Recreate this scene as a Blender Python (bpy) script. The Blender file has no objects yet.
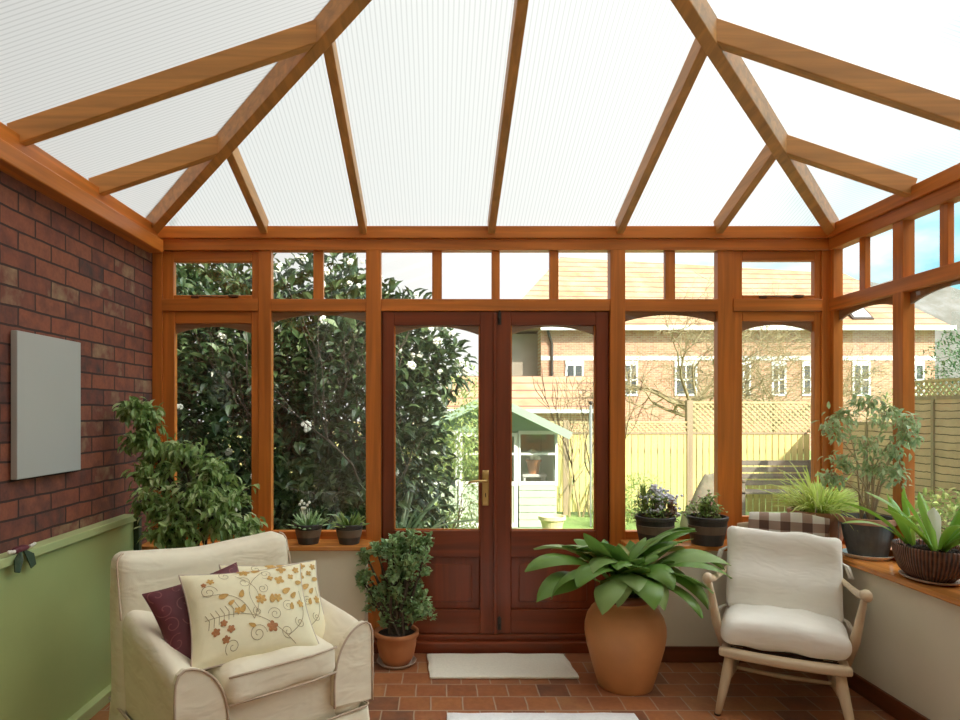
import bpy, bmesh, math, random
from mathutils import Vector, Matrix, noise as mnoise

PI = math.pi
random.seed(7)
SC = bpy.context.scene
COL = SC.collection

# ---------------------------------------------------------------- camera
cam_data = bpy.data.cameras.new('camera')
cam = bpy.data.objects.new('camera', cam_data)
COL.objects.link(cam)
cam.location = (0, 0, 1.44)
cam.rotation_euler = (PI / 2, 0, 0)
cam_data.sensor_width = 36
cam_data.lens = 635 / 960 * 36
cam_data.shift_x = 0.04375
cam_data.shift_y = 0.0552
cam_data.clip_start = 0.05
cam_data.clip_end = 1000
SC.camera = cam

# ---------------------------------------------------------------- colour management
SC.view_settings.view_transform = 'Standard'
SC.view_settings.look = 'None'
SC.view_settings.gamma = 1
SC.view_settings.use_curve_mapping = False
SC.view_settings.exposure = 0.16

# ---------------------------------------------------------------- node helpers
def N(nt, t, **kw):
    n = nt.nodes.new(t)
    for k, v in kw.items():
        if k.startswith('i_'):
            key = k[2:]
            key = int(key) if key.isdigit() else key.replace('_', ' ')
            n.inputs[key].default_value = v
        else:
            setattr(n, k, v)
    return n

def L(nt, a, b):
    nt.links.new(a, b)

def ramp(nt, fac, stops):
    r = nt.nodes.new('ShaderNodeValToRGB')
    e = r.color_ramp.elements
    while len(e) < len(stops):
        e.new(0.5)
    for el, (p, c) in zip(e, stops):
        el.position = p
        el.color = (c[0], c[1], c[2], 1)
    L(nt, fac, r.inputs[0])
    return r.outputs[0]

def math_n(nt, op, a, b=None, c=None):
    m = nt.nodes.new('ShaderNodeMath'); m.operation = op
    for i, x in enumerate((a, b, c)):
        if x is None: continue
        if isinstance(x, (int, float)): m.inputs[i].default_value = x
        else: L(nt, x, m.inputs[i])
    return m.outputs[0]

def mixc(nt, fac, a, b, mode='MIX'):
    m = nt.nodes.new('ShaderNodeMix'); m.data_type = 'RGBA'; m.blend_type = mode
    for i, x in ((0, fac), (6, a), (7, b)):
        if isinstance(x, (int, float)): m.inputs[i].default_value = x
        elif isinstance(x, tuple): m.inputs[i].default_value = (x[0], x[1], x[2], 1)
        else: L(nt, x, m.inputs[i])
    return m.outputs[2]

# ---------------------------------------------------------------- sky and sun
world = bpy.data.worlds.new('sky'); SC.world = world
world.use_nodes = True
wt = world.node_tree; wt.nodes.clear()
wo = N(wt, 'ShaderNodeOutputWorld'); wb = N(wt, 'ShaderNodeBackground')
tc = N(wt, 'ShaderNodeTexCoord')
sx = N(wt, 'ShaderNodeSeparateXYZ'); L(wt, tc.outputs['Generated'], sx.inputs[0])
cn = N(wt, 'ShaderNodeTexNoise', i_Scale=2.6, i_Detail=6.0, i_Roughness=0.55)
mp = N(wt, 'ShaderNodeMapping'); mp.inputs['Scale'].default_value = (1, 1, 2.2)
mp.inputs['Location'].default_value = (0.3, 0.1, 0.0)
L(wt, tc.outputs['Generated'], mp.inputs[0]); L(wt, mp.outputs[0], cn.inputs[0])
# patchy blue mostly towards the east (+X) side
east = math_n(wt, 'MULTIPLY', math_n(wt, 'MAXIMUM', sx.outputs[0], 0.0), math_n(wt, 'MULTIPLY_ADD', sx.outputs[2], -1.2, 1.10))
cov = math_n(wt, 'SUBTRACT', cn.outputs[0], east)
skyc = ramp(wt, cov, [(-0.10 + 0.12, (0.22, 0.53, 0.63)), (0.24, (0.985, 0.99, 0.965))])
dt = N(wt, 'ShaderNodeVectorMath', operation='DOT_PRODUCT'); dt.inputs[1].default_value = (0.80, 0.08, 0.60)
L(wt, tc.outputs['Generated'], dt.inputs[0])
bright = math_n(wt, 'MULTIPLY_ADD', math_n(wt, 'POWER', math_n(wt, 'MAXIMUM', dt.outputs['Value'], 0.0), 2.5), 1.9, 1.0)
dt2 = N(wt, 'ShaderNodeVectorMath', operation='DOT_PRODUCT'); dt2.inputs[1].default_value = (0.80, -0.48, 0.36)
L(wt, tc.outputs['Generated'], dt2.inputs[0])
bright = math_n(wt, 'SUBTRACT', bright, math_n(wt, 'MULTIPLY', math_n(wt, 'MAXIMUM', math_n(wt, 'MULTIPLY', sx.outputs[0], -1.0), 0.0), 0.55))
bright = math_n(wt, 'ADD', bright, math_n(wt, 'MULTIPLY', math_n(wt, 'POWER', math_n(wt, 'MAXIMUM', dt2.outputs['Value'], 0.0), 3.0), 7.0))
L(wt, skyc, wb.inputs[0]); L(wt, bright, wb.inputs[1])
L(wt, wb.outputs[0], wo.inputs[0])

sun_d = bpy.data.lights.new('sun', 'SUN'); sun = bpy.data.objects.new('sun', sun_d)
COL.objects.link(sun)
sun_d.energy = 6.8
sun_d.color = (1.0, 0.93, 0.78)
sun_d.angle = math.radians(0.6)
SUN_DIR = Vector((-0.55, 0.75, -0.62)).normalized()
sun.rotation_euler = SUN_DIR.to_track_quat('-Z', 'Y').to_euler()
sun.location = (6, -10, 12)

# ---------------------------------------------------------------- materials
MATS = {}
def newmat(name):
    m = bpy.data.materials.new(name); m.use_nodes = True
    nt = m.node_tree
    b = nt.nodes['Principled BSDF']
    MATS[name] = m
    return m, nt, b

def objco(nt, scale=(1, 1, 1)):
    tc = N(nt, 'ShaderNodeTexCoord'); mp = N(nt, 'ShaderNodeMapping')
    mp.inputs['Scale'].default_value = scale
    L(nt, tc.outputs['Object'], mp.inputs[0])
    return mp.outputs[0]

def bump(nt, b, h, strength=0.3, dist=0.01):
    bp = N(nt, 'ShaderNodeBump', i_Strength=strength, i_Distance=dist)
    L(nt, h, bp.inputs['Height']); L(nt, bp.outputs[0], b.inputs['Normal'])

def plain(name, c, rough=0.6, var=0.12, scale=8, bmp=0.0, metal=0.0, detail=4):
    m, nt, b = newmat(name)
    co = objco(nt)
    n = N(nt, 'ShaderNodeTexNoise', i_Scale=float(scale), i_Detail=float(detail)); L(nt, co, n.inputs[0])
    lo = tuple(x * (1 - var) for x in c); hi = tuple(min(1, x * (1 + var)) for x in c)
    L(nt, ramp(nt, n.outputs[0], [(0.3, lo), (0.7, hi)]), b.inputs['Base Color'])
    b.inputs['Roughness'].default_value = rough
    b.inputs['Metallic'].default_value = metal
    if bmp: bump(nt, b, n.outputs[0], bmp)
    return m

def wood(name, c, axis='z', rough=0.38, contrast=0.28):
    m, nt, b = newmat(name)
    s = [26.0, 26.0, 26.0]; s['xyz'.index(axis)] = 1.3
    co = objco(nt, tuple(s))
    n = N(nt, 'ShaderNodeTexNoise', i_Scale=1.0, i_Detail=5.0, i_Distortion=0.6); L(nt, co, n.inputs[0])
    n2 = N(nt, 'ShaderNodeTexNoise', i_Scale=1.7, i_Detail=2.0); L(nt, objco(nt), n2.inputs[0])
    f = math_n(nt, 'ADD', math_n(nt, 'MULTIPLY', n.outputs[0], 0.75), math_n(nt, 'MULTIPLY', n2.outputs[0], 0.25))
    lo = tuple(x * (1 - contrast) for x in c); hi = tuple(min(1, x * (1 + contrast)) for x in c)
    L(nt, ramp(nt, f, [(0.32, lo), (0.68, hi)]), b.inputs['Base Color'])
    b.inputs['Roughness'].default_value = rough
    bump(nt, b, n.outputs[0], 0.06, 0.004)
    return m

def leafmat(name, c1, c2, rough=0.42, transl=0.25, c3=None):
    m, nt, b = newmat(name)
    g = N(nt, 'ShaderNodeNewGeometry')
    n = N(nt, 'ShaderNodeTexNoise', i_Scale=6.0, i_Detail=2.0); L(nt, objco(nt), n.inputs[0])
    f = math_n(nt, 'ADD', math_n(nt, 'MULTIPLY', g.outputs['Random Per Island'], 0.65), math_n(nt, 'MULTIPLY', n.outputs[0], 0.35))
    st = [(0.1, c1), (0.75, c2)] if c3 is None else [(0.1, c1), (0.65, c2), (0.9, c3)]
    col = ramp(nt, f, st)
    L(nt, col, b.inputs['Base Color'])
    b.inputs['Roughness'].default_value = rough
    out = nt.nodes['Material Output']
    t = N(nt, 'ShaderNodeBsdfTranslucent'); L(nt, col, t.inputs[0])
    mx = N(nt, 'ShaderNodeMixShader', i_0=transl)
    L(nt, b.outputs[0], mx.inputs[1]); L(nt, t.outputs[0], mx.inputs[2]); L(nt, mx.outputs[0], out.inputs[0])
    return m

def brickmat(name, cols, mortar, bw, bh, plane='yz', mort=0.010, rough=0.85, bmp=0.5, offset=0.5, varscale=1.0, off=(0, 0, 0), smooth=0.1):
    """running-bond masonry: rows along the first named axis, courses up the second"""
    m, nt, b = newmat(name)
    tc = N(nt, 'ShaderNodeTexCoord'); s = N(nt, 'ShaderNodeSeparateXYZ'); L(nt, tc.outputs['Object'], s.inputs[0])
    cb = N(nt, 'ShaderNodeCombineXYZ')
    idx = {'x': 0, 'y': 1, 'z': 2}
    L(nt, math_n(nt, 'ADD', s.outputs[idx[plane[0]]], off[0] + 40 * bw), cb.inputs[0])
    L(nt, math_n(nt, 'ADD', s.outputs[idx[plane[1]]], off[1] + 40 * bh), cb.inputs[1])
    # slight wobble so joints are not ruler straight
    wn = N(nt, 'ShaderNodeTexNoise', i_Scale=9.0, i_Detail=2.0); L(nt, tc.outputs['Object'], wn.inputs[0])
    wv = N(nt, 'ShaderNodeVectorMath', operation='MULTIPLY_ADD')
    wv.inputs[1].default_value = (0.010, 0.010, 0); L(nt, wn.outputs['Color'], wv.inputs[0]); L(nt, cb.outputs[0], wv.inputs[2])
    br = N(nt, 'ShaderNodeTexBrick', offset=offset, offset_frequency=2, squash=1.0)
    br.inputs['Scale'].default_value = 1.0
    br.inputs['Brick Width'].default_value = bw; br.inputs['Row Height'].default_value = bh
    br.inputs['Mortar Size'].default_value = mort / 2; br.inputs['Mortar Smooth'].default_value = smooth
    br.inputs['Bias'].default_value = 0.0
    br.inputs['Color1'].default_value = (0, 0, 0, 1); br.inputs['Color2'].default_value = (1, 1, 1, 1)
    br.inputs['Mortar'].default_value = (0.5, 0.5, 0.5, 1)
    L(nt, wv.outputs[0], br.inputs[0])
    n = N(nt, 'ShaderNodeTexNoise', i_Scale=14.0 * varscale, i_Detail=5.0); L(nt, tc.outputs['Object'], n.inputs[0])
    n3 = N(nt, 'ShaderNodeTexNoise', i_Scale=70.0 * varscale, i_Detail=3.0); L(nt, tc.outputs['Object'], n3.inputs[0])
    f = math_n(nt, 'ADD', math_n(nt, 'MULTIPLY', br.outputs['Color'], 0.62), math_n(nt, 'MULTIPLY', n.outputs[0], 0.38))
    k = len(cols)
    col = ramp(nt, f, [(0.12 + 0.76 * i / (k - 1), c) for i, c in enumerate(cols)])
    col = mixc(nt, 0.35, col, mixc(nt, n3.outputs[0], (0.25, 0.25, 0.25), (1.4, 1.4, 1.4)), 'MULTIPLY')
    col = mixc(nt, br.outputs['Fac'], col, mortar)
    L(nt, col, b.inputs['Base Color'])
    b.inputs['Roughness'].default_value = rough
    h = math_n(nt, 'SUBTRACT', math_n(nt, 'MULTIPLY', n3.outputs[0], 0.25), br.outputs['Fac'])
    bump(nt, b, h, bmp, 0.008)
    return m

def clothmat(name, c, amp=0.5):
    m, nt, b = newmat(name)
    n = N(nt, 'ShaderNodeTexNoise', i_Scale=7.0, i_Detail=2.0, i_Distortion=0.5); L(nt, objco(nt, (1, 1, 2.2)), n.inputs[0])
    n2 = N(nt, 'ShaderNodeTexNoise', i_Scale=320.0, i_Detail=1.0); L(nt, objco(nt), n2.inputs[0])
    L(nt, ramp(nt, n.outputs[0], [(0.3, tuple(x * 0.96 for x in c)), (0.7, c)]), b.inputs['Base Color'])
    b.inputs['Roughness'].default_value = 0.9
    h = math_n(nt, 'ADD', n.outputs[0], math_n(nt, 'MULTIPLY', n2.outputs[0], 0.02))
    bump(nt, b, h, amp, 0.035)
clothmat('white_cloth', (0.88, 0.78, 0.60), 0.30)
clothmat('cushion_white', (0.95, 0.92, 0.84), 0.25)
ORANGE = (0.56, 0.165, 0.024)
for ax in 'xyz':
    wood('timber_' + ax, ORANGE, ax, 0.36)
    wood('door_timber_' + ax, (0.20, 0.039, 0.011), ax, 0.30)
    wood('rafter_' + ax, (0.56, 0.245, 0.056), ax, 0.45)
wood('sill_timber_x', (0.62, 0.24, 0.055), 'x', 0.22)
wood('sill_timber_y', (0.62, 0.24, 0.055), 'y', 0.22)
wood('skirting_x', (0.16, 0.045, 0.014), 'x', 0.4)
wood('skirting_y', (0.16, 0.045, 0.014), 'y', 0.4)
wood('arch_timber', (0.34, 0.17, 0.08), 'x', 0.6)
wood('pale_wood', (0.68, 0.53, 0.35), 'z', 0.42, 0.15)
wood('pale_wood_x', (0.68, 0.53, 0.35), 'x', 0.42, 0.15)
wood('bench_wood', (0.20, 0.17, 0.14), 'x', 0.8)

brickmat('brick_in', [(0.065, 0.040, 0.036), (0.19, 0.058, 0.038), (0.30, 0.088, 0.044), (0.15, 0.052, 0.038), (0.31, 0.096, 0.048), (0.20, 0.062, 0.040), (0.36, 0.22, 0.12)],
         (0.050, 0.022, 0.016), 0.223, 0.079, 'yz', 0.010, off=(0.05, 0.016, 0))
brickmat('brick_rear', [(0.045, 0.028, 0.026), (0.15, 0.042, 0.024), (0.21, 0.055, 0.028), (0.22, 0.065, 0.032)],
         (0.030, 0.014, 0.010), 0.223, 0.079, 'xz', 0.009)
brickmat('brick_house', [(0.36, 0.15, 0.09), (0.46, 0.22, 0.13), (0.52, 0.29, 0.17), (0.42, 0.17, 0.11)],
         (0.50, 0.42, 0.33), 0.225, 0.075, 'xz', 0.012, bmp=0.2)
brickmat('brick_side', [(0.24, 0.12, 0.08), (0.30, 0.15, 0.10), (0.34, 0.20, 0.13)], (0.35, 0.28, 0.22), 0.225, 0.075, 'yz', 0.012, bmp=0.2)
brickmat('floor_tiles', [(0.17, 0.085, 0.055), (0.34, 0.125, 0.055), (0.44, 0.17, 0.065), (0.36, 0.13, 0.058), (0.50, 0.25, 0.10)],
         (0.42, 0.31, 0.22), 0.158, 0.149, 'xy', 0.007, rough=0.34, bmp=0.18, off=(0.03, 0.05, 0), varscale=0.5)
brickmat('patio', [(0.36, 0.34, 0.30), (0.44, 0.41, 0.36), (0.5, 0.47, 0.42)], (0.25, 0.23, 0.20), 0.6, 0.6, 'xy', 0.012, bmp=0.2)
plain('cream_wall', (0.82, 0.76, 0.60), 0.75, 0.03, 3, 0.05)
plain('grey_panel', (0.47, 0.455, 0.42), 0.45, 0.02, 2)
plain('green_paint', (0.42, 0.48, 0.19), 0.42, 0.06, 2.2)
plain('green_paint_light', (0.48, 0.53, 0.24), 0.40, 0.05, 3)
plain('green_paint_dark', (0.035, 0.06, 0.03), 0.5, 0.1, 3)
plain('brass', (0.62, 0.42, 0.16), 0.32, 0.05, 5, metal=0.85)
plain('dark_iron', (0.05, 0.035, 0.025), 0.5, 0.2, 20, metal=0.4)
plain('stay_metal', (0.16, 0.07, 0.03), 0.45, 0.2, 20, metal=0.5)
plain('piping', (0.60, 0.46, 0.34), 0.85, 0.08, 30)
plain('cushion_cream', (0.88, 0.79, 0.54), 0.85, 0.03, 20, 0.1)
plain('thread_gold', (0.60, 0.34, 0.08), 0.6, 0.15, 60, 0.4)
plain('thread_rust', (0.44, 0.17, 0.05), 0.6, 0.15, 60, 0.4)
plain('thread_brown', (0.34, 0.24, 0.12), 0.7, 0.15, 60)
plain('maroon', (0.13, 0.024, 0.032), 0.55, 0.1, 12)
plain('maroon_thread', (0.24, 0.07, 0.07), 0.4, 0.1, 30)
plain('rug_cream', (0.93, 0.88, 0.74), 0.95, 0.04, 90, 0.25)
plain('rug_white', (0.93, 0.93, 0.93), 0.95, 0.04, 90, 0.25)
plain('terracotta', (0.52, 0.20, 0.075), 0.7, 0.10, 7, 0.15)
plain('urn_clay', (0.58, 0.255, 0.09), 0.55, 0.10, 5, 0.12)
plain('terracotta_pale', (0.45, 0.22, 0.13), 0.8, 0.18, 9, 0.2)
plain('saucer_clay', (0.55, 0.42, 0.33), 0.6, 0.1, 9)
plain('saucer_white', (0.82, 0.78, 0.68), 0.4, 0.04, 9)
plain('pot_dark', (0.045, 0.038, 0.034), 0.5, 0.2, 10)
plain('pot_band', (0.17, 0.115, 0.075), 0.7, 0.15, 14)
plain('pot_grey', (0.095, 0.10, 0.098), 0.65, 0.28, 14, 0.1)
plain('soil', (0.030, 0.019, 0.012), 0.95, 0.5, 90, 1.0)
plain('bark', (0.20, 0.145, 0.09), 0.85, 0.25, 20, 0.5)
plain('bark_dark', (0.085, 0.062, 0.042), 0.9, 0.25, 20, 0.5)
plain('bark_light', (0.34, 0.28, 0.15), 0.9, 0.25, 10, 0.3)
plain('white_paint', (0.82, 0.82, 0.80), 0.5, 0.03, 5)
plain('shed_paint', (0.50, 0.58, 0.46), 0.55, 0.05, 5)
plain('shed_trim', (0.34, 0.46, 0.34), 0.55, 0.05, 5)
plain('shed_roof', (0.22, 0.31, 0.21), 0.8, 0.1, 12)
plain('felt', (0.12, 0.13, 0.12), 0.9, 0.15, 20)
plain('dark_room', (0.06, 0.065, 0.07), 0.8, 0.1, 3)
plain('yellow_pot', (0.75, 0.66, 0.40), 0.6, 0.05, 6)
plain('stone', (0.24, 0.21, 0.15), 0.9, 0.25, 5, 0.6)
plain('house_grey', (0.30, 0.25, 0.20), 0.9, 0.08, 2)
plain('petal_white', (0.90, 0.90, 0.80), 0.6, 0.03, 30)
plain('petal_lilac', (0.80, 0.80, 0.90), 0.6, 0.08, 30)
plain('petal_pink', (0.70, 0.40, 0.38), 0.6, 0.12, 30)
plain('steel_grey', (0.45, 0.47, 0.48), 0.4, 0.05, 5, metal=0.5)
plain('render_white', (0.7, 0.69, 0.65), 0.9, 0.05, 3)

leafmat('leaf_ficus', (0.13, 0.24, 0.06), (0.36, 0.50, 0.17), 0.33, 0.35, (0.66, 0.72, 0.42))
leafmat('leaf_ficus_pale', (0.30, 0.40, 0.18), (0.48, 0.58, 0.30), 0.4, 0.4, (0.66, 0.72, 0.44))
plain('bark_pale', (0.50, 0.38, 0.24), 0.85, 0.2, 20, 0.3)
leafmat('leaf_jade', (0.18, 0.32, 0.13), (0.42, 0.58, 0.28), 0.32, 0.1, (0.24, 0.36, 0.15))
leafmat('leaf_aspidistra', (0.08, 0.19, 0.035), (0.20, 0.36, 0.07), 0.35, 0.2)
leafmat('leaf_aspidistra_old', (0.25, 0.28, 0.05), (0.36, 0.34, 0.09), 0.4, 0.25)
leafmat('leaf_aspidistra_light', (0.24, 0.40, 0.11), (0.33, 0.48, 0.17), 0.33, 0.25)
leafmat('leaf_clivia', (0.15, 0.32, 0.030), (0.32, 0.52, 0.07), 0.3, 0.3)
leafmat('leaf_grassy', (0.42, 0.55, 0.09), (0.74, 0.80, 0.28), 0.45, 0.4, (0.62, 0.66, 0.32))
leafmat('leaf_small', (0.14, 0.25, 0.06), (0.34, 0.45, 0.13), 0.45, 0.25, (0.36, 0.42, 0.14))
leafmat('leaf_red', (0.22, 0.09, 0.05), (0.34, 0.18, 0.10), 0.45, 0.25)
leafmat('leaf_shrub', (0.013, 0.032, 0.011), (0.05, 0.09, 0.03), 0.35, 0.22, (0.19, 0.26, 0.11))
leafmat('leaf_bright', (0.22, 0.34, 0.10), (0.42, 0.52, 0.18), 0.5, 0.3, (0.60, 0.55, 0.25))
leafmat('leaf_sword', (0.12, 0.20, 0.09), (0.26, 0.34, 0.18), 0.4, 0.2)
leafmat('leaf_conifer', (0.06, 0.14, 0.07), (0.14, 0.24, 0.11), 0.6, 0.1)

def mk_grass():
    m, nt, b = newmat('lawn')
    n = N(nt, 'ShaderNodeTexNoise', i_Scale=1.2, i_Detail=6.0); L(nt, objco(nt), n.inputs[0])
    n2 = N(nt, 'ShaderNodeTexNoise', i_Scale=40.0, i_Detail=3.0); L(nt, objco(nt), n2.inputs[0])
    f = math_n(nt, 'ADD', math_n(nt, 'MULTIPLY', n.outputs[0], 0.5), math_n(nt, 'MULTIPLY', n2.outputs[0], 0.5))
    L(nt, ramp(nt, f, [(0.35, (0.12, 0.20, 0.05)), (0.55, (0.24, 0.36, 0.11)), (0.7, (0.40, 0.42, 0.22))]), b.inputs['Base Color'])
    b.inputs['Roughness'].default_value = 0.9
    bump(nt, b, n2.outputs[0], 0.8, 0.03)
mk_grass()

def mk_tileroof():
    m, nt, b = newmat('roof_tiles')
    tc = N(nt, 'ShaderNodeTexCoord'); s = N(nt, 'ShaderNodeSeparateXYZ'); L(nt, tc.outputs['Object'], s.inputs[0])
    fr = math_n(nt, 'FRACT', math_n(nt, 'MULTIPLY', s.outputs[2], 3.4))
    ln = math_n(nt, 'LESS_THAN', fr, 0.17)
    n = N(nt, 'ShaderNodeTexNoise', i_Scale=1.5, i_Detail=6.0); L(nt, tc.outputs['Object'], n.inputs[0])
    c = ramp(nt, n.outputs[0], [(0.35, (0.34, 0.19, 0.10)), (0.65, (0.46, 0.30, 0.17))])
    c = mixc(nt, ln, c, (0.20, 0.09, 0.06))
    L(nt, c, b.inputs['Base Color']); b.inputs['Roughness'].default_value = 0.85
mk_tileroof()

def mk_wavy(name, c, dark, freq):
    """overlapping larch-lap boards: horizontal courses with a wavy lower edge"""
    m, nt, b = newmat(name)
    tc = N(nt, 'ShaderNodeTexCoord'); s = N(nt, 'ShaderNodeSeparateXYZ'); L(nt, tc.outputs['Object'], s.inputs[0])
    n = N(nt, 'ShaderNodeTexNoise', i_Scale=3.0, i_Detail=3.0); L(nt, tc.outputs['Object'], n.inputs[0])
    z = math_n(nt, 'ADD', s.outputs[2], math_n(nt, 'MULTIPLY', n.outputs[0], 0.06))
    fr = math_n(nt, 'FRACT', math_n(nt, 'MULTIPLY', z, freq))
    c2 = ramp(nt, n.outputs[0], [(0.3, tuple(x * 0.8 for x in c)), (0.7, tuple(x * 1.15 for x in c))])
    L(nt, mixc(nt, math_n(nt, 'LESS_THAN', fr, 0.12), c2, dark), b.inputs['Base Color'])
    bump(nt, b, fr, 0.8, 0.03)
    b.inputs['Roughness'].default_value = 0.9
mk_wavy('larch_lap', (0.70, 0.50, 0.36), (0.13, 0.09, 0.06), 11)
wood('fence_yellow', (0.70, 0.60, 0.25), 'z', 0.85, 0.15)
wood('fence_post', (0.36, 0.28, 0.18), 'z', 0.85, 0.15)
wood('lattice', (0.55, 0.45, 0.24), 'z', 0.85, 0.15)

def mk_hill():
    m, nt, b = newmat('hillside')
    n = N(nt, 'ShaderNodeTexNoise', i_Scale=0.16, i_Detail=8.0, i_Roughness=0.7)
    L(nt, objco(nt, (1, 1, 0.35)), n.inputs[0])
    L(nt, ramp(nt, n.outputs[0], [(0.35, (0.10, 0.095, 0.075)), (0.52, (0.15, 0.145, 0.125)), (0.68, (0.21, 0.205, 0.195))]), b.inputs['Base Color'])
    b.inputs['Roughness'].default_value = 1.0
mk_hill()

def mk_glass(name, tint=(0.97, 0.98, 0.97), refl=1.0):
    m, nt, b = newmat(name); nt.nodes.remove(b)
    out = nt.nodes['Material Output']
    t = N(nt, 'ShaderNodeBsdfTransparent'); t.inputs[0].default_value = (*tint, 1)
    g = N(nt, 'ShaderNodeBsdfGlossy', i_Roughness=0.0); g.inputs[0].default_value = (refl, refl, refl, 1)
    ge = N(nt, 'ShaderNodeNewGeometry'); dp = N(nt, 'ShaderNodeVectorMath', operation='DOT_PRODUCT')
    L(nt, ge.outputs['Normal'], dp.inputs[0]); L(nt, ge.outputs['Incoming'], dp.inputs[1])
    c_ = math_n(nt, 'SUBTRACT', 1.0, math_n(nt, 'ABSOLUTE', dp.outputs['Value']))
    f = math_n(nt, 'MULTIPLY_ADD', math_n(nt, 'POWER', c_, 5.0), 0.85, 0.085)
    mx = N(nt, 'ShaderNodeMixShader')
    L(nt, f, mx.inputs[0]); L(nt, t.outputs[0], mx.inputs[1]); L(nt, g.outputs[0], mx.inputs[2]); L(nt, mx.outputs[0], out.inputs[0])
    return m
mk_glass('glass')

def mk_poly(name, axis):
    """ribbed multiwall polycarbonate: milky sheet with thin ribs running down the slope"""
    m, nt, b = newmat(name); nt.nodes.remove(b)
    out = nt.nodes['Material Output']
    tc = N(nt, 'ShaderNodeTexCoord'); s = N(nt, 'ShaderNodeSeparateXYZ'); L(nt, tc.outputs['Object'], s.inputs[0])
    fr = math_n(nt, 'FRACT', math_n(nt, 'MULTIPLY', s.outputs['xyz'.index(axis)], 1 / 0.021))
    tri = math_n(nt, 'ABSOLUTE', math_n(nt, 'SUBTRACT', fr, 0.5))
    col = ramp(nt, tri, [(0.0, (0.67, 0.67, 0.655)), (0.30, (0.67, 0.67, 0.655)), (0.44, (0.56, 0.56, 0.545)), (0.5, (0.54, 0.54, 0.53))])
    t = N(nt, 'ShaderNodeBsdfTranslucent'); L(nt, col, t.inputs[0])
    tr = N(nt, 'ShaderNodeBsdfTransparent'); L(nt, col, tr.inputs[0])
    d = N(nt, 'ShaderNodeBsdfPrincipled'); L(nt, col, d.inputs['Base Color']); d.inputs['Roughness'].default_value = 0.3
    rf = N(nt, 'ShaderNodeBsdfRefraction', i_Roughness=0.38, i_IOR=1.01); L(nt, col, rf.inputs[0])
    m0 = N(nt, 'ShaderNodeMixShader', i_0=0.05); L(nt, rf.outputs[0], m0.inputs[1]); L(nt, tr.outputs[0], m0.inputs[2])
    m1 = N(nt, 'ShaderNodeMixShader', i_0=0.60); L(nt, t.outputs[0], m1.inputs[1]); L(nt, m0.outputs[0], m1.inputs[2])
    m2 = N(nt, 'ShaderNodeMixShader', i_0=0.08); L(nt, m1.outputs[0], m2.inputs[1]); L(nt, d.outputs[0], m2.inputs[2])
    L(nt, m2.outputs[0], out.inputs[0])
mk_poly('polycarbonate_x', 'x')
mk_poly('polycarbonate_y', 'y')

def mk_check():
    m, nt, b = newmat('checked_wool')
    tc = N(nt, 'ShaderNodeTexCoord'); s = N(nt, 'ShaderNodeSeparateXYZ'); L(nt, tc.outputs['Object'], s.inputs[0])
    def band(o, per):
        fr = math_n(nt, 'FRACT', math_n(nt, 'ADD', math_n(nt, 'MULTIPLY', o, 1 / per), 10.35))
        return math_n(nt, 'LESS_THAN', fr, 0.46)
    a = band(s.outputs[0], 0.105); c = band(s.outputs[2], 0.105)
    f = math_n(nt, 'MULTIPLY', math_n(nt, 'ADD', a, c), 0.5)
    L(nt, ramp(nt, f, [(0.0, (0.72, 0.68, 0.60)), (0.5, (0.36, 0.25, 0.19)), (1.0, (0.13, 0.07, 0.05))]), b.inputs['Base Color'])
    b.inputs['Roughness'].default_value = 0.95
mk_check()

def mk_basket():
    m, nt, b = newmat('basket_wicker')
    tc = N(nt, 'ShaderNodeTexCoord'); s = N(nt, 'ShaderNodeSeparateXYZ'); L(nt, tc.outputs['Object'], s.inputs[0])
    ang = math_n(nt, 'ARCTAN2', s.outputs[1], s.outputs[0])
    w = math_n(nt, 'SINE', math_n(nt, 'MULTIPLY', ang, 62.0))
    n = N(nt, 'ShaderNodeTexNoise', i_Scale=25.0, i_Detail=3.0); L(nt, tc.outputs['Object'], n.inputs[0])
    f = math_n(nt, 'ADD', math_n(nt, 'MULTIPLY', w, 0.3), n.outputs[0])
    L(nt, ramp(nt, f, [(0.2, (0.06, 0.022, 0.012)), (0.75, (0.27, 0.105, 0.05))]), b.inputs['Base Color'])
    bump(nt, b, w, 0.8, 0.008); b.inputs['Roughness'].default_value = 0.45
mk_basket()

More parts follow.
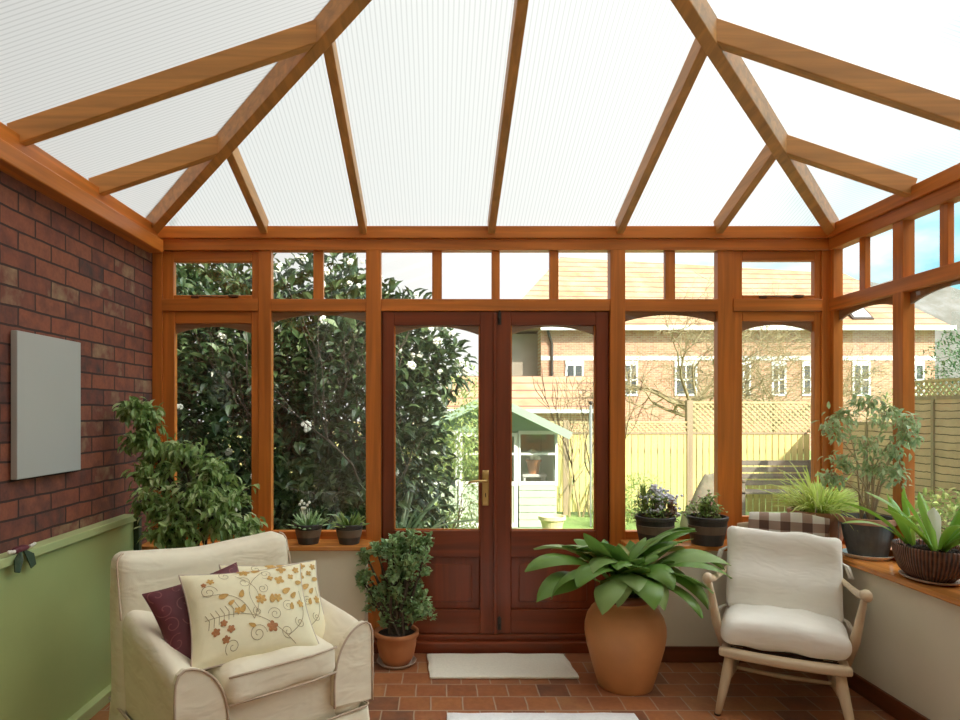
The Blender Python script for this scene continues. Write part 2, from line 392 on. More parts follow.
# ---------------------------------------------------------------- mesh helpers
class MB:
    def __init__(s): s.v = []; s.f = []
    def add(s, vs, fs):
        o = len(s.v); s.v += [tuple(v) for v in vs]; s.f += [tuple(i + o for i in f) for f in fs]; return s
    def box(s, x0, x1, y0, y1, z0, z1):
        vs = [(x, y, z) for z in (z0, z1) for y in (y0, y1) for x in (x0, x1)]
        return s.add(vs, [(0, 2, 3, 1), (4, 5, 7, 6), (0, 1, 5, 4), (2, 6, 7, 3), (0, 4, 6, 2), (1, 3, 7, 5)])
    def obox(s, c, ax, ay, az):
        c = Vector(c); ax, ay, az = Vector(ax), Vector(ay), Vector(az)
        vs = [c + ax * i + ay * j + az * k for k in (-1, 1) for j in (-1, 1) for i in (-1, 1)]
        return s.add(vs, [(0, 2, 3, 1), (4, 5, 7, 6), (0, 1, 5, 4), (2, 6, 7, 3), (0, 4, 6, 2), (1, 3, 7, 5)])
    def lathe(s, prof, n=32, cx=0, cy=0, sx=1, sy=1, caps=True):
        vs = []; fs = []
        for (r, z) in prof:
            for i in range(n):
                a = 2 * PI * i / n
                vs.append((cx + r * sx * math.cos(a), cy + r * sy * math.sin(a), z))
        for j in range(len(prof) - 1):
            for i in range(n):
                k = (i + 1) % n
                fs.append((j * n + i, j * n + k, (j + 1) * n + k, (j + 1) * n + i))
        if caps and prof[0][0] > 1e-4: fs.append(tuple(range(n - 1, -1, -1)))
        if caps and prof[-1][0] > 1e-4: fs.append(tuple((len(prof) - 1) * n + i for i in range(n)))
        return s.add(vs, fs)
    def tube(s, pts, r, n=8, caps=True):
        pts = [Vector(p) for p in pts]
        if isinstance(r, (int, float)): r = [r] * len(pts)
        vs = []; fs = []; up = Vector((0, 0, 1)); prev = None
        for i, p in enumerate(pts):
            d = (pts[min(i + 1, len(pts) - 1)] - pts[max(i - 1, 0)]).normalized()
            if prev is None:
                a = d.cross(up)
                if a.length < 1e-3: a = d.cross(Vector((1, 0, 0)))
            else:
                a = prev - d * prev.dot(d)
                if a.length < 1e-4: a = d.orthogonal()
            a.normalize(); prev = a; b = d.cross(a)
            for k in range(n):
                t = 2 * PI * k / n
                vs.append(p + (a * math.cos(t) + b * math.sin(t)) * r[i])
        for j in range(len(pts) - 1):
            for k in range(n):
                q = (k + 1) % n
                fs.append((j * n + k, j * n + q, (j + 1) * n + q, (j + 1) * n + k))
        if caps:
            fs.append(tuple(range(n - 1, -1, -1))); fs.append(tuple((len(pts) - 1) * n + k for k in range(n)))
        return s.add(vs, fs)
    def prism(s, poly, y0, y1):
        """poly of (x,z) extruded along y"""
        n = len(poly)
        vs = [(x, y0, z) for x, z in poly] + [(x, y1, z) for x, z in poly]
        fs = [tuple(range(n)), tuple(range(2 * n - 1, n - 1, -1))] + [(i, i + n, (i + 1) % n + n, (i + 1) % n) for i in range(n)]
        return s.add(vs, fs)
    def rbox(s, c, size, r, n=10, fn=None):
        """rounded box made of a subdivided cube; fn deforms each point"""
        hx, hy, hz = [q / 2 for q in size]
        idx = {}; vs = []; fs = []
        def vert(i, j, k):
            key = (i, j, k)
            if key in idx: return idx[key]
            p = Vector(((i / n * 2 - 1), (j / n * 2 - 1), (k / n * 2 - 1)))
            q = Vector((p.x * hx, p.y * hy, p.z * hz))
            inner = Vector((max(-hx + r, min(hx - r, q.x)), max(-hy + r, min(hy - r, q.y)), max(-hz + r, min(hz - r, q.z))))
            d = q - inner
            if d.length > 1e-6: q = inner + d.normalized() * r * min(1.0, max(abs(d.x), abs(d.y), abs(d.z)) / r)
            q = q + Vector(c)
            if fn: q = fn(q)
            idx[key] = len(vs); vs.append(tuple(q)); return idx[key]
        for a in range(n):
            for b in range(n):
                for (f0, flip) in ((0, True), (n, False)):
                    for ax in range(3):
                        def g(u, v):
                            t = [0, 0, 0]; t[ax] = f0; t[(ax + 1) % 3] = u; t[(ax + 2) % 3] = v
                            return vert(*t)
                        q = (g(a, b), g(a + 1, b), g(a + 1, b + 1), g(a, b + 1))
                        fs.append(q[::-1] if flip else q)
        return s.add(vs, fs)
    def leaf(s, p, d, up, l, w, bend=0.2, fold=0.25):
        """small folded leaf: 8 verts"""
        p = Vector(p); d = Vector(d).normalized(); side = d.cross(Vector(up))
        if side.length < 1e-3: side = d.orthogonal()
        side.normalize(); nn = side.cross(d).normalized()
        m1 = p + d * l * 0.35 + nn * l * bend * 0.5
        m2 = p + d * l * 0.7 + nn * l * bend * 0.3
        t = p + d * l - nn * l * bend * 0.4
        f = nn * w * fold
        vs = [p, m1, m2, t, m1 + side * w / 2 + f, m2 + side * w * 0.36 + f, m1 - side * w / 2 + f, m2 - side * w * 0.36 + f]
        return s.add(vs, [(0, 1, 4), (1, 2, 5, 4), (2, 3, 5), (0, 6, 1), (1, 6, 7, 2), (2, 7, 3)])
    def blade(s, base, az, L_, w, e0, e1, n=12, fold=0.18, taper=0.35, wave=0.0, seed=0, tip=1.0):
        """long strap/lance leaf curving from elevation e0 to e1"""
        rr = random.Random(seed); tw = rr.uniform(-0.7, 0.7)
        p = Vector(base); h = Vector((math.cos(az), math.sin(az), 0)); vs = []; fs = []
        sd0 = Vector((-math.sin(az), math.cos(az), 0))
        for i in range(n + 1):
            t = i / n
            e = e0 + (e1 - e0) * (t ** 1.25)
            d = h * math.cos(e) + Vector((0, 0, 1)) * math.sin(e)
            nn = sd0.cross(d)
            ca = tw * t; sd = sd0 * math.cos(ca) + nn * math.sin(ca); n2 = nn * math.cos(ca) - sd0 * math.sin(ca)
            if taper > 0:   # lance: narrow stalk first then a broad blade
                if t < taper: ww = 0.07 + 0.10 * t / taper
                else: ww = max(0.0, math.sin(PI * ((t - taper) / (1 - taper)) ** 0.72)) ** 0.7
                ww = max(ww, 0.05)
            else:
                ww = min(1, 0.55 + t * 1.2) * (1 - max(0, (t - 0.72) / 0.28) ** 2) + 0.02
            ww *= w / 2
            wv = n2 * wave * w * math.sin(t * 9 + seed)
            vs += [p + sd * ww + n2 * ww * fold * 2 + wv, p + sd * ww * 0.5 + n2 * ww * fold * 0.8, p, p - sd * ww * 0.5 + n2 * ww * fold * 0.8, p - sd * ww + n2 * ww * fold * 2 - wv]
            p = p + d * (L_ / n)
        for i in range(n):
            for k in range(4):
                a = i * 5 + k
                fs.append((a, a + 1, a + 6, a + 5))
        return s.add(vs, fs)
    def ball(s, c, r, n=6, sx=1, sy=1, sz=1):
        prof = [(max(1e-5, math.sin(PI * j / n)) * r, -math.cos(PI * j / n) * r * sz) for j in range(n + 1)]
        o = MB().lathe(prof, max(6, n + 2), 0, 0, sx, sy)
        return s.add([(v[0] + c[0], v[1] + c[1], v[2] + c[2]) for v in o.v], o.f)
    def build(s, name, mat, parent=None, smooth=False, bevel=0.0, loc=None, subsurf=0, segs=2):
        me = bpy.data.meshes.new(name); me.from_pydata(s.v, [], s.f); me.update()
        bm = bmesh.new(); bm.from_mesh(me)
        bmesh.ops.recalc_face_normals(bm, faces=bm.faces[:]) if len(bm.faces) < 60000 else None
        bm.to_mesh(me); bm.free()
        me.materials.append(MATS[mat])
        if smooth:
            for p in me.polygons: p.use_smooth = True
        o = bpy.data.objects.new(name, me); COL.objects.link(o)
        if parent is not None: o.parent = parent
        if loc is not None: o.location = loc
        if bevel:
            b = o.modifiers.new('bevel', 'BEVEL'); b.width = bevel; b.segments = segs; b.limit_method = 'ANGLE'
            b.angle_limit = math.radians(40)
        if subsurf:
            q = o.modifiers.new('subsurf', 'SUBSURF'); q.levels = subsurf; q.render_levels = subsurf
        return o

def empty(name, loc=(0, 0, 0), rz=0.0, rx=0.0, ry=0.0):
    o = bpy.data.objects.new(name, None); COL.objects.link(o)
    o.location = loc; o.rotation_euler = (rx, ry, rz); o.empty_display_size = 0.1
    return o

def tag(o, label=None, cat=None, group=None, kind=None):
    if label: o['label'] = label
    if cat: o['category'] = cat
    if group: o['group'] = group
    if kind: o['kind'] = kind
    return o

def thing(name, label, cat, loc=(0, 0, 0), rz=0.0, group=None):
    return tag(empty(name, loc, rz), label, cat, group)

def struct(o): o['kind'] = 'structure'; return o

def kids(o): return [c for c in bpy.data.objects if c.parent == o]
def copy_tree(o, parent=None):
    ks = kids(o)
    c = o.copy(); COL.objects.link(c)
    if parent is not None: c.parent = parent
    for k in ks: copy_tree(k, c)
    return c
# ================================================================ THE ROOM
XL, XR, YB = -1.733, 2.376, 3.85          # left brick wall, right glazing plane, back glazing plane
YR = -0.8                                  # rear wall (the house) behind the camera
ZSILL = 0.675
XWR = 2.17                                 # inner face of the right dwarf wall
YWB = 3.68                                 # inner face of the back dwarf wall
RIDGE_X = (XL + XR) / 2
SLOPE = 0.337

struct(MB().box(XL - 0.3, XR + 0.1, YR, YB + 0.1, -0.14, 0.0).build('floor', 'floor_tiles'))
struct(MB().box(XL - 0.3, XL, YR, YB + 0.02, 0.0, 2.42).build('wall_left', 'brick_in'))
struct(MB().box(-9, 7.5, YR - 8, YR - 0.02, -0.15, 6.8).build('wall_house', 'brick_rear'))
struct(MB().box(XL, XR, YR - 0.02, YR, 0.0, 3.4).build('wall_rear', 'cream_wall'))
m = MB().box(XL, -0.423, YWB, YB + 0.06, 0.0, ZSILL - 0.03)
struct(m.build('wall_back', 'cream_wall'))
m = MB().box(1.12, XR + 0.06, YWB, YB + 0.06, 0.0, ZSILL - 0.03)
struct(m.build('wall_back_right', 'cream_wall'))
struct(MB().box(XWR, XR + 0.06, YR, YWB, 0.0, ZSILL - 0.03).build('wall_right', 'cream_wall'))
# skirtings
struct(MB().box(1.12, XWR, YWB - 0.018, YWB, 0.0, 0.09).build('baseboard_back', 'skirting_x', bevel=0.004))
struct(MB().box(XL + 0.12, -0.423, YWB - 0.018, YWB, 0.0, 0.09).build('baseboard_back_left', 'skirting_x', bevel=0.004))
struct(MB().box(XWR - 0.018, XWR, YR, YWB - 0.018, 0.0, 0.09).build('baseboard_right', 'skirting_y', bevel=0.004))

TRIM = [0]
def trim(mb, mat, bevel=0.003, **kw):
    TRIM[0] += 1
    return struct(mb.build('trim_%d' % TRIM[0], mat, bevel=bevel, **kw))

# window boards (sills)
trim(MB().box(XL + 0.002, -0.40, YWB - 0.035, YB + 0.01, ZSILL - 0.028, ZSILL), 'sill_timber_x', 0.006)
trim(MB().box(1.10, XR, YWB - 0.035, YB + 0.01, ZSILL - 0.028, ZSILL), 'sill_timber_x', 0.006)
trim(MB().box(XWR - 0.04, XR + 0.01, YR, YWB - 0.035, ZSILL - 0.028, ZSILL), 'sill_timber_y', 0.006)

# ---- back frame members (front face at YB)
FD = 0.058
def post(x0, x1, z0, z1, y0=YB, y1=YB + FD): trim(MB().box(x0, x1, y0, y1, z0, z1), 'timber_z')
def rail(x0, x1, z0, z1, y0=YB, y1=YB + FD): trim(MB().box(x0, x1, y0, y1, z0, z1), 'timber_x')
BX = [-1.733, -1.673, -1.090, -1.012, -0.436, -0.345, 1.042, 1.133, 1.697, 1.800, 2.327, 2.376]
trim(MB().box(-0.346, -0.330, YB + 0.02, YB + 0.055, 0.0, 2.06), 'door_timber_z')
trim(MB().box(1.032, 1.043, YB + 0.02, YB + 0.055, 0.0, 2.06), 'door_timber_z')
post(-1.733, -1.673, ZSILL, 2.43)
post(-1.090, -1.012, ZSILL, 2.43)
post(-0.436, -0.345, 0.0, 2.43, YB - 0.012)
post(1.042, 1.133, 0.0, 2.43, YB - 0.012)
post(1.697, 1.790, ZSILL, 2.43)
post(2.327, 2.40, ZSILL, 2.43)
rail(XL, XR, 2.425, 2.493, YB - 0.014)
rail(XL, XR, 2.493, 2.565, YB - 0.034)
for (a, b) in ((-1.673, -1.090), (-1.012, -0.436), (-0.345, 1.042), (1.133, 1.697), (1.790, 2.327)):
    rail(a, b, 2.058, 2.131, YB - 0.006)
    if a != -0.345: rail(a, b, ZSILL - 0.005, 0.722, YB + 0.004)
for (a, b) in ((-0.758, -0.697), (-0.036, 0.024), (0.327, 0.376), (0.679, 0.733), (1.382, 1.442)):
    post(a, b, 2.131, 2.425, YB + 0.008, YB + 0.045)
# door threshold: two steps of dark timber
trim(MB().box(-0.423, 1.12, 3.80, YB + 0.14, 0.0, 0.066), 'door_timber_x', 0.006)
trim(MB().box(-0.40, 1.10, 3.835, YB + 0.14, 0.066, 0.098), 'door_timber_x', 0.005)

# ---- windows
WIN = [0]
def arch(w, zt, side, mid, d0, d1):
    """timber arch head from 0..w, top at zt"""
    n = 16; poly = [(0, zt), (w, zt)]
    for i in range(n + 1):
        x = w - w * i / n; k = (x / w * 2 - 1) ** 2
        poly.append((x, zt - (mid + (side - mid) * k)))
    return MB().prism(poly, d0, d1)
def window(u0, u1, z0, z1, sash=0.0, sash_b=0.0, has_arch=False, stay=False, right=False):
    """u along the wall seen from inside; right=True puts it in the right-hand glazing"""
    WIN[0] += 1
    if right: e = empty('window_%d' % WIN[0], (XR, YB - u0, 0), -PI / 2)
    else: e = empty('window_%d' % WIN[0], (u0, YB, 0))
    struct(e)
    w = u1 - u0; sb = sash_b or sash
    tz, tx = 'timber_z', 'timber_x'
    if sash:
        MB().box(0, sash, 0.010, 0.052, z0, z1).build('frame', tz, e, bevel=0.004)
        MB().box(w - sash * 0.62, w, 0.010, 0.052, z0, z1).build('frame', tz, e, bevel=0.004)
        MB().box(sash, w - sash * 0.62, 0.010, 0.052, z0, z0 + sb).build('frame', tx, e, bevel=0.004)
        MB().box(sash, w - sash * 0.62, 0.010, 0.052, z1 - sash, z1).build('frame', tx, e, bevel=0.004)
        g0, g1, h0, h1 = sash, w - sash * 0.62, z0 + sb, z1 - sash
    else:
        g0, g1, h0, h1 = 0, w, z0, z1
    MB().add([(g0, 0.03, h0), (g1, 0.03, h0), (g1, 0.03, h1), (g0, 0.03, h1)], [(0, 1, 2, 3)]).build('pane', 'glass', e)
    if has_arch:
        a = arch(g1 - g0, h1, 0.062, 0.018, 0.034, 0.048).build('arch', 'arch_timber', e); a.location = (g0, 0, 0)
    if stay:
        m = MB().tube([(w * 0.36, 0.004, z0 + 0.018), (w * 0.52, 0.0, z0 + 0.014), (w * 0.66, 0.004, z0 + 0.012)], 0.0035, 6)
        m.box(w * 0.30, w * 0.38, -0.003, 0.012, z0 + 0.006, z0 + 0.022)
        m.build('stay', 'stay_metal', e, bevel=0.002)
        MB().rbox((w * 0.74, 0.002, z0 + 0.018), (0.06, 0.016, 0.018), 0.006, 4).build('catch', 'stay_metal', e, smooth=True)
    return e
# back wall
window(-1.673, -1.090, 2.131, 2.425, 0.066, 0.026, stay=True)
window(-1.673, -1.090, 0.722, 2.058, 0.072, 0.05, has_arch=True)
window(-1.012, -0.758, 2.131, 2.425); window(-0.697, -0.436, 2.131, 2.425)
window(-1.012, -0.436, 0.722, 2.058, has_arch=True)
window(-0.345, -0.036, 2.131, 2.425); window(0.024, 0.327, 2.131, 2.425)
window(0.376, 0.679, 2.131, 2.425); window(0.733, 1.042, 2.131, 2.425)
window(1.133, 1.382, 2.131, 2.425); window(1.442, 1.697, 2.131, 2.425)
window(1.133, 1.697, 0.722, 2.058, has_arch=True)
window(1.790, 2.327, 2.131, 2.425, 0.060, 0.026, stay=True)
window(1.790, 2.327, 0.722, 2.058, 0.060, 0.09, has_arch=True)

# ---- right glazing (plane X = XR): posts every bay
def rbar(y0, y1, z0, z1, mat='timber_z', x0=XR, x1=XR + FD): trim(MB().box(x0, x1, y0, y1, z0, z1), mat)
rbar(YR, YB, 2.425, 2.493, 'timber_y', XR - 0.014)
rbar(YR, YB, 2.493, 2.565, 'timber_y', XR - 0.034)
rbar(YR, YB, 2.058, 2.131, 'timber_y', XR - 0.006)
rbar(YR, YB, ZSILL - 0.005, 0.722, 'timber_y', XR + 0.004)
rbar(3.815, YB, ZSILL, 2.43)
y = 3.815
first = True
while y > YR + 0.1:
    y2 = max(y - 0.49, YR + 0.02)          # bay from y down to y2
    mid = (y + y2) / 2
    rbar(y2 - 0.085, y2 - 0.01, ZSILL, 2.43, 'timber_z', XR - 0.004)
    rbar(mid - 0.025, mid + 0.025, 2.131, 2.425, 'timber_z', XR + 0.008, XR + 0.04)
    window(YB - y, YB - mid - 0.025, 2.131, 2.425, right=True)
    window(YB - mid + 0.025, YB - y2 + 0.01, 2.131, 2.425, right=True)
    window(YB - y, YB - y2 + 0.01, 0.722, 2.058, has_arch=True, right=True)
    y = y2 - 0.085

# ---- left wall plate on the brick
trim(MB().box(XL - 0.02, XL + 0.085, YR, YB - 0.034, 2.40, 2.478), 'timber_y', 0.006)
trim(MB().box(XL - 0.02, XL + 0.055, YR, YB - 0.034, 2.482, 2.56), 'timber_y', 0.006)

# ---- roof: glazing sheets, rafters, hips, ridge
def zt(t): return 2.608 + SLOPE * t
ov = 0.08
T = (XR - XL) / 2
apexY = YB - T
A = (XL - ov, YB + ov, zt(-ov)); B = (XR + ov, YB + ov, zt(-ov)); P = (RIDGE_X, apexY, zt(T)); Q = (RIDGE_X, YR, zt(T))
Cc = (XL - ov, YR, zt(-ov)); D = (XR + ov, YR, zt(-ov))
ceil = struct(MB().add([A, B, P], [(0, 1, 2)]).build('ceiling', 'polycarbonate_x'))
MB().add([A, P, Q, Cc], [(0, 1, 2, 3)]).build('roof_sheet', 'polycarbonate_y', ceil)
MB().add([B, D, Q, P], [(0, 1, 2, 3)]).build('roof_sheet', 'polycarbonate_y', ceil)

def rafter(p0, p1, width, depth, mat):
    """p0,p1 are on the underside of the sheets (centre line)"""
    p0, p1 = Vector(p0), Vector(p1)
    d = (p1 - p0).normalized(); side = d.cross(Vector((0, 0, 1))).normalized(); up = side.cross(d).normalized()
    c = (p0 + p1) / 2 - up * depth / 2
    me = MB().obox((0, 0, 0), d * (p1 - p0).length / 2, side * width / 2, up * depth / 2)
    return trim(me, mat, 0.004, loc=c)
g = 0.006
def zr(t): return zt(t) - g
for s_ in (-1, 1):
    x0 = XL if s_ < 0 else XR
    rafter((x0 + s_ * 0.01, YB - 0.02, zr(0.02)), (RIDGE_X - 0.012, apexY, zr(T)), 0.058, 0.108, 'rafter_y')
    for t in (0.686, 1.282, T):
        # side rafter at Y = YB - t, rising from the wall plate to the hip
        rafter((x0 - s_ * 0.0, YB - t, zr(0.0)), (x0 - s_ * (t - 0.02), YB - t, zr(t - 0.02)), 0.044, 0.09, 'rafter_x')
    for t in (2.75, 3.40, 4.05):
        rafter((x0, YB - t, zr(0.0)), (RIDGE_X + s_ * 0.02, YB - t, zr(T - 0.02)), 0.044, 0.09, 'rafter_x')
for t, sg in ((0.686, -1), (1.282, -1), (0.686, 1), (1.282, 1)):
    x = XL + t if sg < 0 else XR - t
    rafter((x, YB, zr(0.0)), (x, YB - t + 0.02, zr(t - 0.02)), 0.044, 0.09, 'rafter_y')
rafter((RIDGE_X, YB, zr(0)), (RIDGE_X, apexY, zr(T)), 0.044, 0.09, 'rafter_y')
trim(MB().box(RIDGE_X - 0.03, RIDGE_X + 0.03, YR, apexY, zt(T) - 0.15, zt(T) - 0.01), 'rafter_y', 0.004)

# ---- french doors
def door(n, x0, x1, gx0, gx1, active):
    e = struct(empty('door_%d' % n, (x0, YB + 0.005, 0)))
    w = x1 - x0; a = gx0 - x0; b = gx1 - x0
    t0, t1 = 0.0, 0.05
    zb, ztp = 0.10, 2.057
    MB().box(0, a, t0, t1, zb, ztp).build('stile', 'door_timber_z', e, bevel=0.004)
    MB().box(b, w, t0, t1, zb, ztp).build('stile', 'door_timber_z', e, bevel=0.004)
    MB().box(a, b, t0, t1, 1.973, ztp).build('rail', 'door_timber_x', e, bevel=0.004)
    MB().box(a, b, t0, t1, 0.565, 0.725).build('rail', 'door_timber_x', e, bevel=0.004)
    MB().box(a, b, t0, t1, zb, 0.245).build('rail', 'door_timber_x', e, bevel=0.004)
    m = MB().box(a, b, 0.018, 0.036, 0.245, 0.565)
    m.box(a + 0.05, b - 0.05, 0.012, 0.03, 0.29, 0.52)
    m.build('lower_panel', 'door_timber_z', e, bevel=0.006)
    MB().add([(a, 0.028, 0.725), (b, 0.028, 0.725), (b, 0.028, 1.973), (a, 0.028, 1.973)], [(0, 1, 2, 3)]).build('pane', 'glass', e)
    m = MB()
    for (p, q, r, s_) in ((a, a + 0.008, 0.725, 1.973), (b - 0.008, b, 0.725, 1.973), (a, b, 0.725, 0.733)):
        m.box(p, q, 0.012, 0.027, r, s_)
    m.build('glazing_bead', 'timber_z', e)
    ar = arch(b - a, 1.973, 0.056, 0.004, 0.034, 0.048).build('arch', 'arch_timber', e); ar.location = (a, 0, 0)
    if active:
        cx = w - 0.062
        h = empty('handle', (cx, 0, 0.985)); h.parent = e; h.matrix_parent_inverse = Matrix.Identity(4)
        MB().rbox((0, -0.004, 0), (0.042, 0.010, 0.215), 0.005, 6).build('backplate', 'brass', h, smooth=True)
        MB().tube([(0, -0.005, 0.045), (0, -0.05, 0.045), (-0.012, -0.058, 0.046), (-0.05, -0.058, 0.048), (-0.09, -0.055, 0.043), (-0.105, -0.052, 0.036)],
                  [0.011, 0.009, 0.009, 0.008, 0.007, 0.006], 10).build('lever', 'brass', h, smooth=True)
        MB().box(-0.003, 0.003, -0.0105, -0.008, -0.055, -0.03).build('keyhole', 'dark_iron', h)
    else:
        for zz in (1.975, 0.125):
            m = MB().box(0.008, 0.030, -0.008, 0.0, zz, zz + 0.075)
            m.tube([(0.019, -0.012, zz + 0.005), (0.019, -0.012, zz + 0.085)], 0.005, 8)
            m.ball((0.019, -0.02, zz + 0.04), 0.008)
            m.build('bolt', 'dark_iron', e)
    return e
door(1, -0.333, 0.350, -0.267, 0.255, True)
door(2, 0.354, 1.034, 0.442, 0.958, False)
# small astragal covering the meeting line
trim(MB().box(-0.345, 1.042, YB + 0.045, YB + 0.075, 2.02, 2.07), 'door_timber_x')
trim(MB().box(0.335, 0.356, YB - 0.008, YB + 0.005, 0.10, 2.045), 'door_timber_z', 0.003)

# ================================================================ THE GARDEN
GZ = -0.15
struct(MB().box(-40, 60, YB + 0.16, 90, GZ - 0.3, GZ).build('lawn', 'lawn'))
struct(MB().box(-4, 6.0, YB + 0.17, 6.2, GZ, GZ + 0.02).build('patio_paving', 'patio'))

def hill():
    n = 30; m = MB(); vs = []; fs = []
    for j in range(9):
        for i in range(n + 1):
            x = 46 + i * 6; s = j / 8
            h = (28 + 2 * math.sin(i * 0.22) + 5 * mnoise.noise((i * 0.5, 3, 0))) * min(1, (i + 1) / 7) * math.sin(s * PI / 2)
            vs.append((x, 95 + s * 45, h - 1))
    for j in range(8):
        for i in range(n):
            a = j * (n + 1) + i; fs.append((a, a + 1, a + n + 2, a + n + 1))
    m.add(vs, fs)
    o = m.build('hill', 'hillside', smooth=True); o['kind'] = 'structure'
hill()

# ---- boundary fence (each bay is a thing)
def fence_panel(x0, x1, y, ztop, lat, label, rz=0, mat='fence_yellow', larch=False):
    e = thing('fence_panel', label, 'fence', (x0, y, GZ), rz, 'garden fence panels')
    w = x1 - x0 if rz == 0 else x1
    h = ztop - GZ
    if not larch:
        m = MB(); n = int(w / 0.098)
        for i in range(n):
            a = i * w / n
            m.box(a + 0.008, a + w / n - 0.008, 0, 0.018, 0.05, h - 0.02 + 0.004 * ((i * 7) % 3))
        m.build('boards', mat, e)
        m = MB(); m.box(0, w, 0.02, 0.06, h * 0.2, h * 0.2 + 0.07); m.box(0, w, 0.02, 0.06, h * 0.75, h * 0.75 + 0.07); m.box(0.041, w - 0.051, -0.01, 0.03, h - 0.02, h + 0.01)
        m.build('rail', 'fence_post', e)
    else:
        MB().box(0, w, 0, 0.02, 0.03, h).build('boards', 'larch_lap', e)
        m = MB()
        k = max(2, int(w / 0.5) + 1)
        for i in range(k):
            a = i * (w - 0.04) / (k - 1); m.box(a, a + 0.04, -0.02, 0.0, 0.02, h)
        m.box(0, w, -0.02, 0.03, h, h + 0.04)
        m.build('batten', 'fence_post', e)
    if lat:
        m = MB(); s = 0.085
        z0, z1 = h + 0.01, h + lat
        k = -lat
        while k < w:
            for sg in (1, -1):
                pa = []
                x0_, x1_ = k, k + lat
                a = Vector((x0_, 0, z0 if sg > 0 else z1)); b = Vector((x1_, 0, z1 if sg > 0 else z0))
                ta = max(0, -x0_ / lat); tb = min(1, (w - x0_) / lat)
                if tb > ta:
                    p, q = a.lerp(b, ta), a.lerp(b, tb); d = (q - p)
                    if d.length > 0.01:
                        dn = d.normalized(); sd = Vector((-dn.z, 0, dn.x))
                        m.obox((p + q) / 2 + Vector((0, 0.004 * sg, 0)), d / 2, sd * 0.011, Vector((0, 0.004, 0)))
            k += s
        m.box(0.041, w - 0.051, -0.01, 0.02, z1 - 0.01, z1 + 0.02)
        m.build('lattice', 'lattice', e)
    MB().box(-0.05, 0.04, -0.016, 0.08, 0, h + max(lat, 0.02) + 0.04).build('post', 'fence_post', e)
    return e
FY = 9.9
fence_panel(-3.55, -1.75, FY, 1.13, 0.16, 'yellow boarded fence panel behind the flowering shrub, west end')
fence_panel(-1.75, 0.10, FY, 1.13, 0.16, 'yellow boarded fence panel behind the spiky plant')
fence_panel(0.10, 2.00, FY, 1.13, 0.16, 'yellow boarded fence panel standing behind the summerhouse')
fence_panel(2.00, 3.93, FY, 1.13, 0.16, 'sunlit yellow fence panel with the climber and low trellis strip')
fence_panel(3.93, 5.80, FY, 1.13, 0.47, 'yellow fence panel with tall diamond trellis behind the bench')
e = None
for (ya, yb, zt_, lt, lb) in ((9.88, 8.15, 1.28, 0.0, 'woven brown fence panel joining the corner beside the bench'),
                              (8.15, 6.40, 1.60, 0.22, 'woven brown side fence panel with trellis top beyond the clivia'),
                              (6.40, 4.60, 1.60, 0.22, 'woven brown side fence panel nearest the conservatory')):
    fence_panel(5.9, ya - yb, ya, zt_, lt, lb, -PI / 2, larch=True)

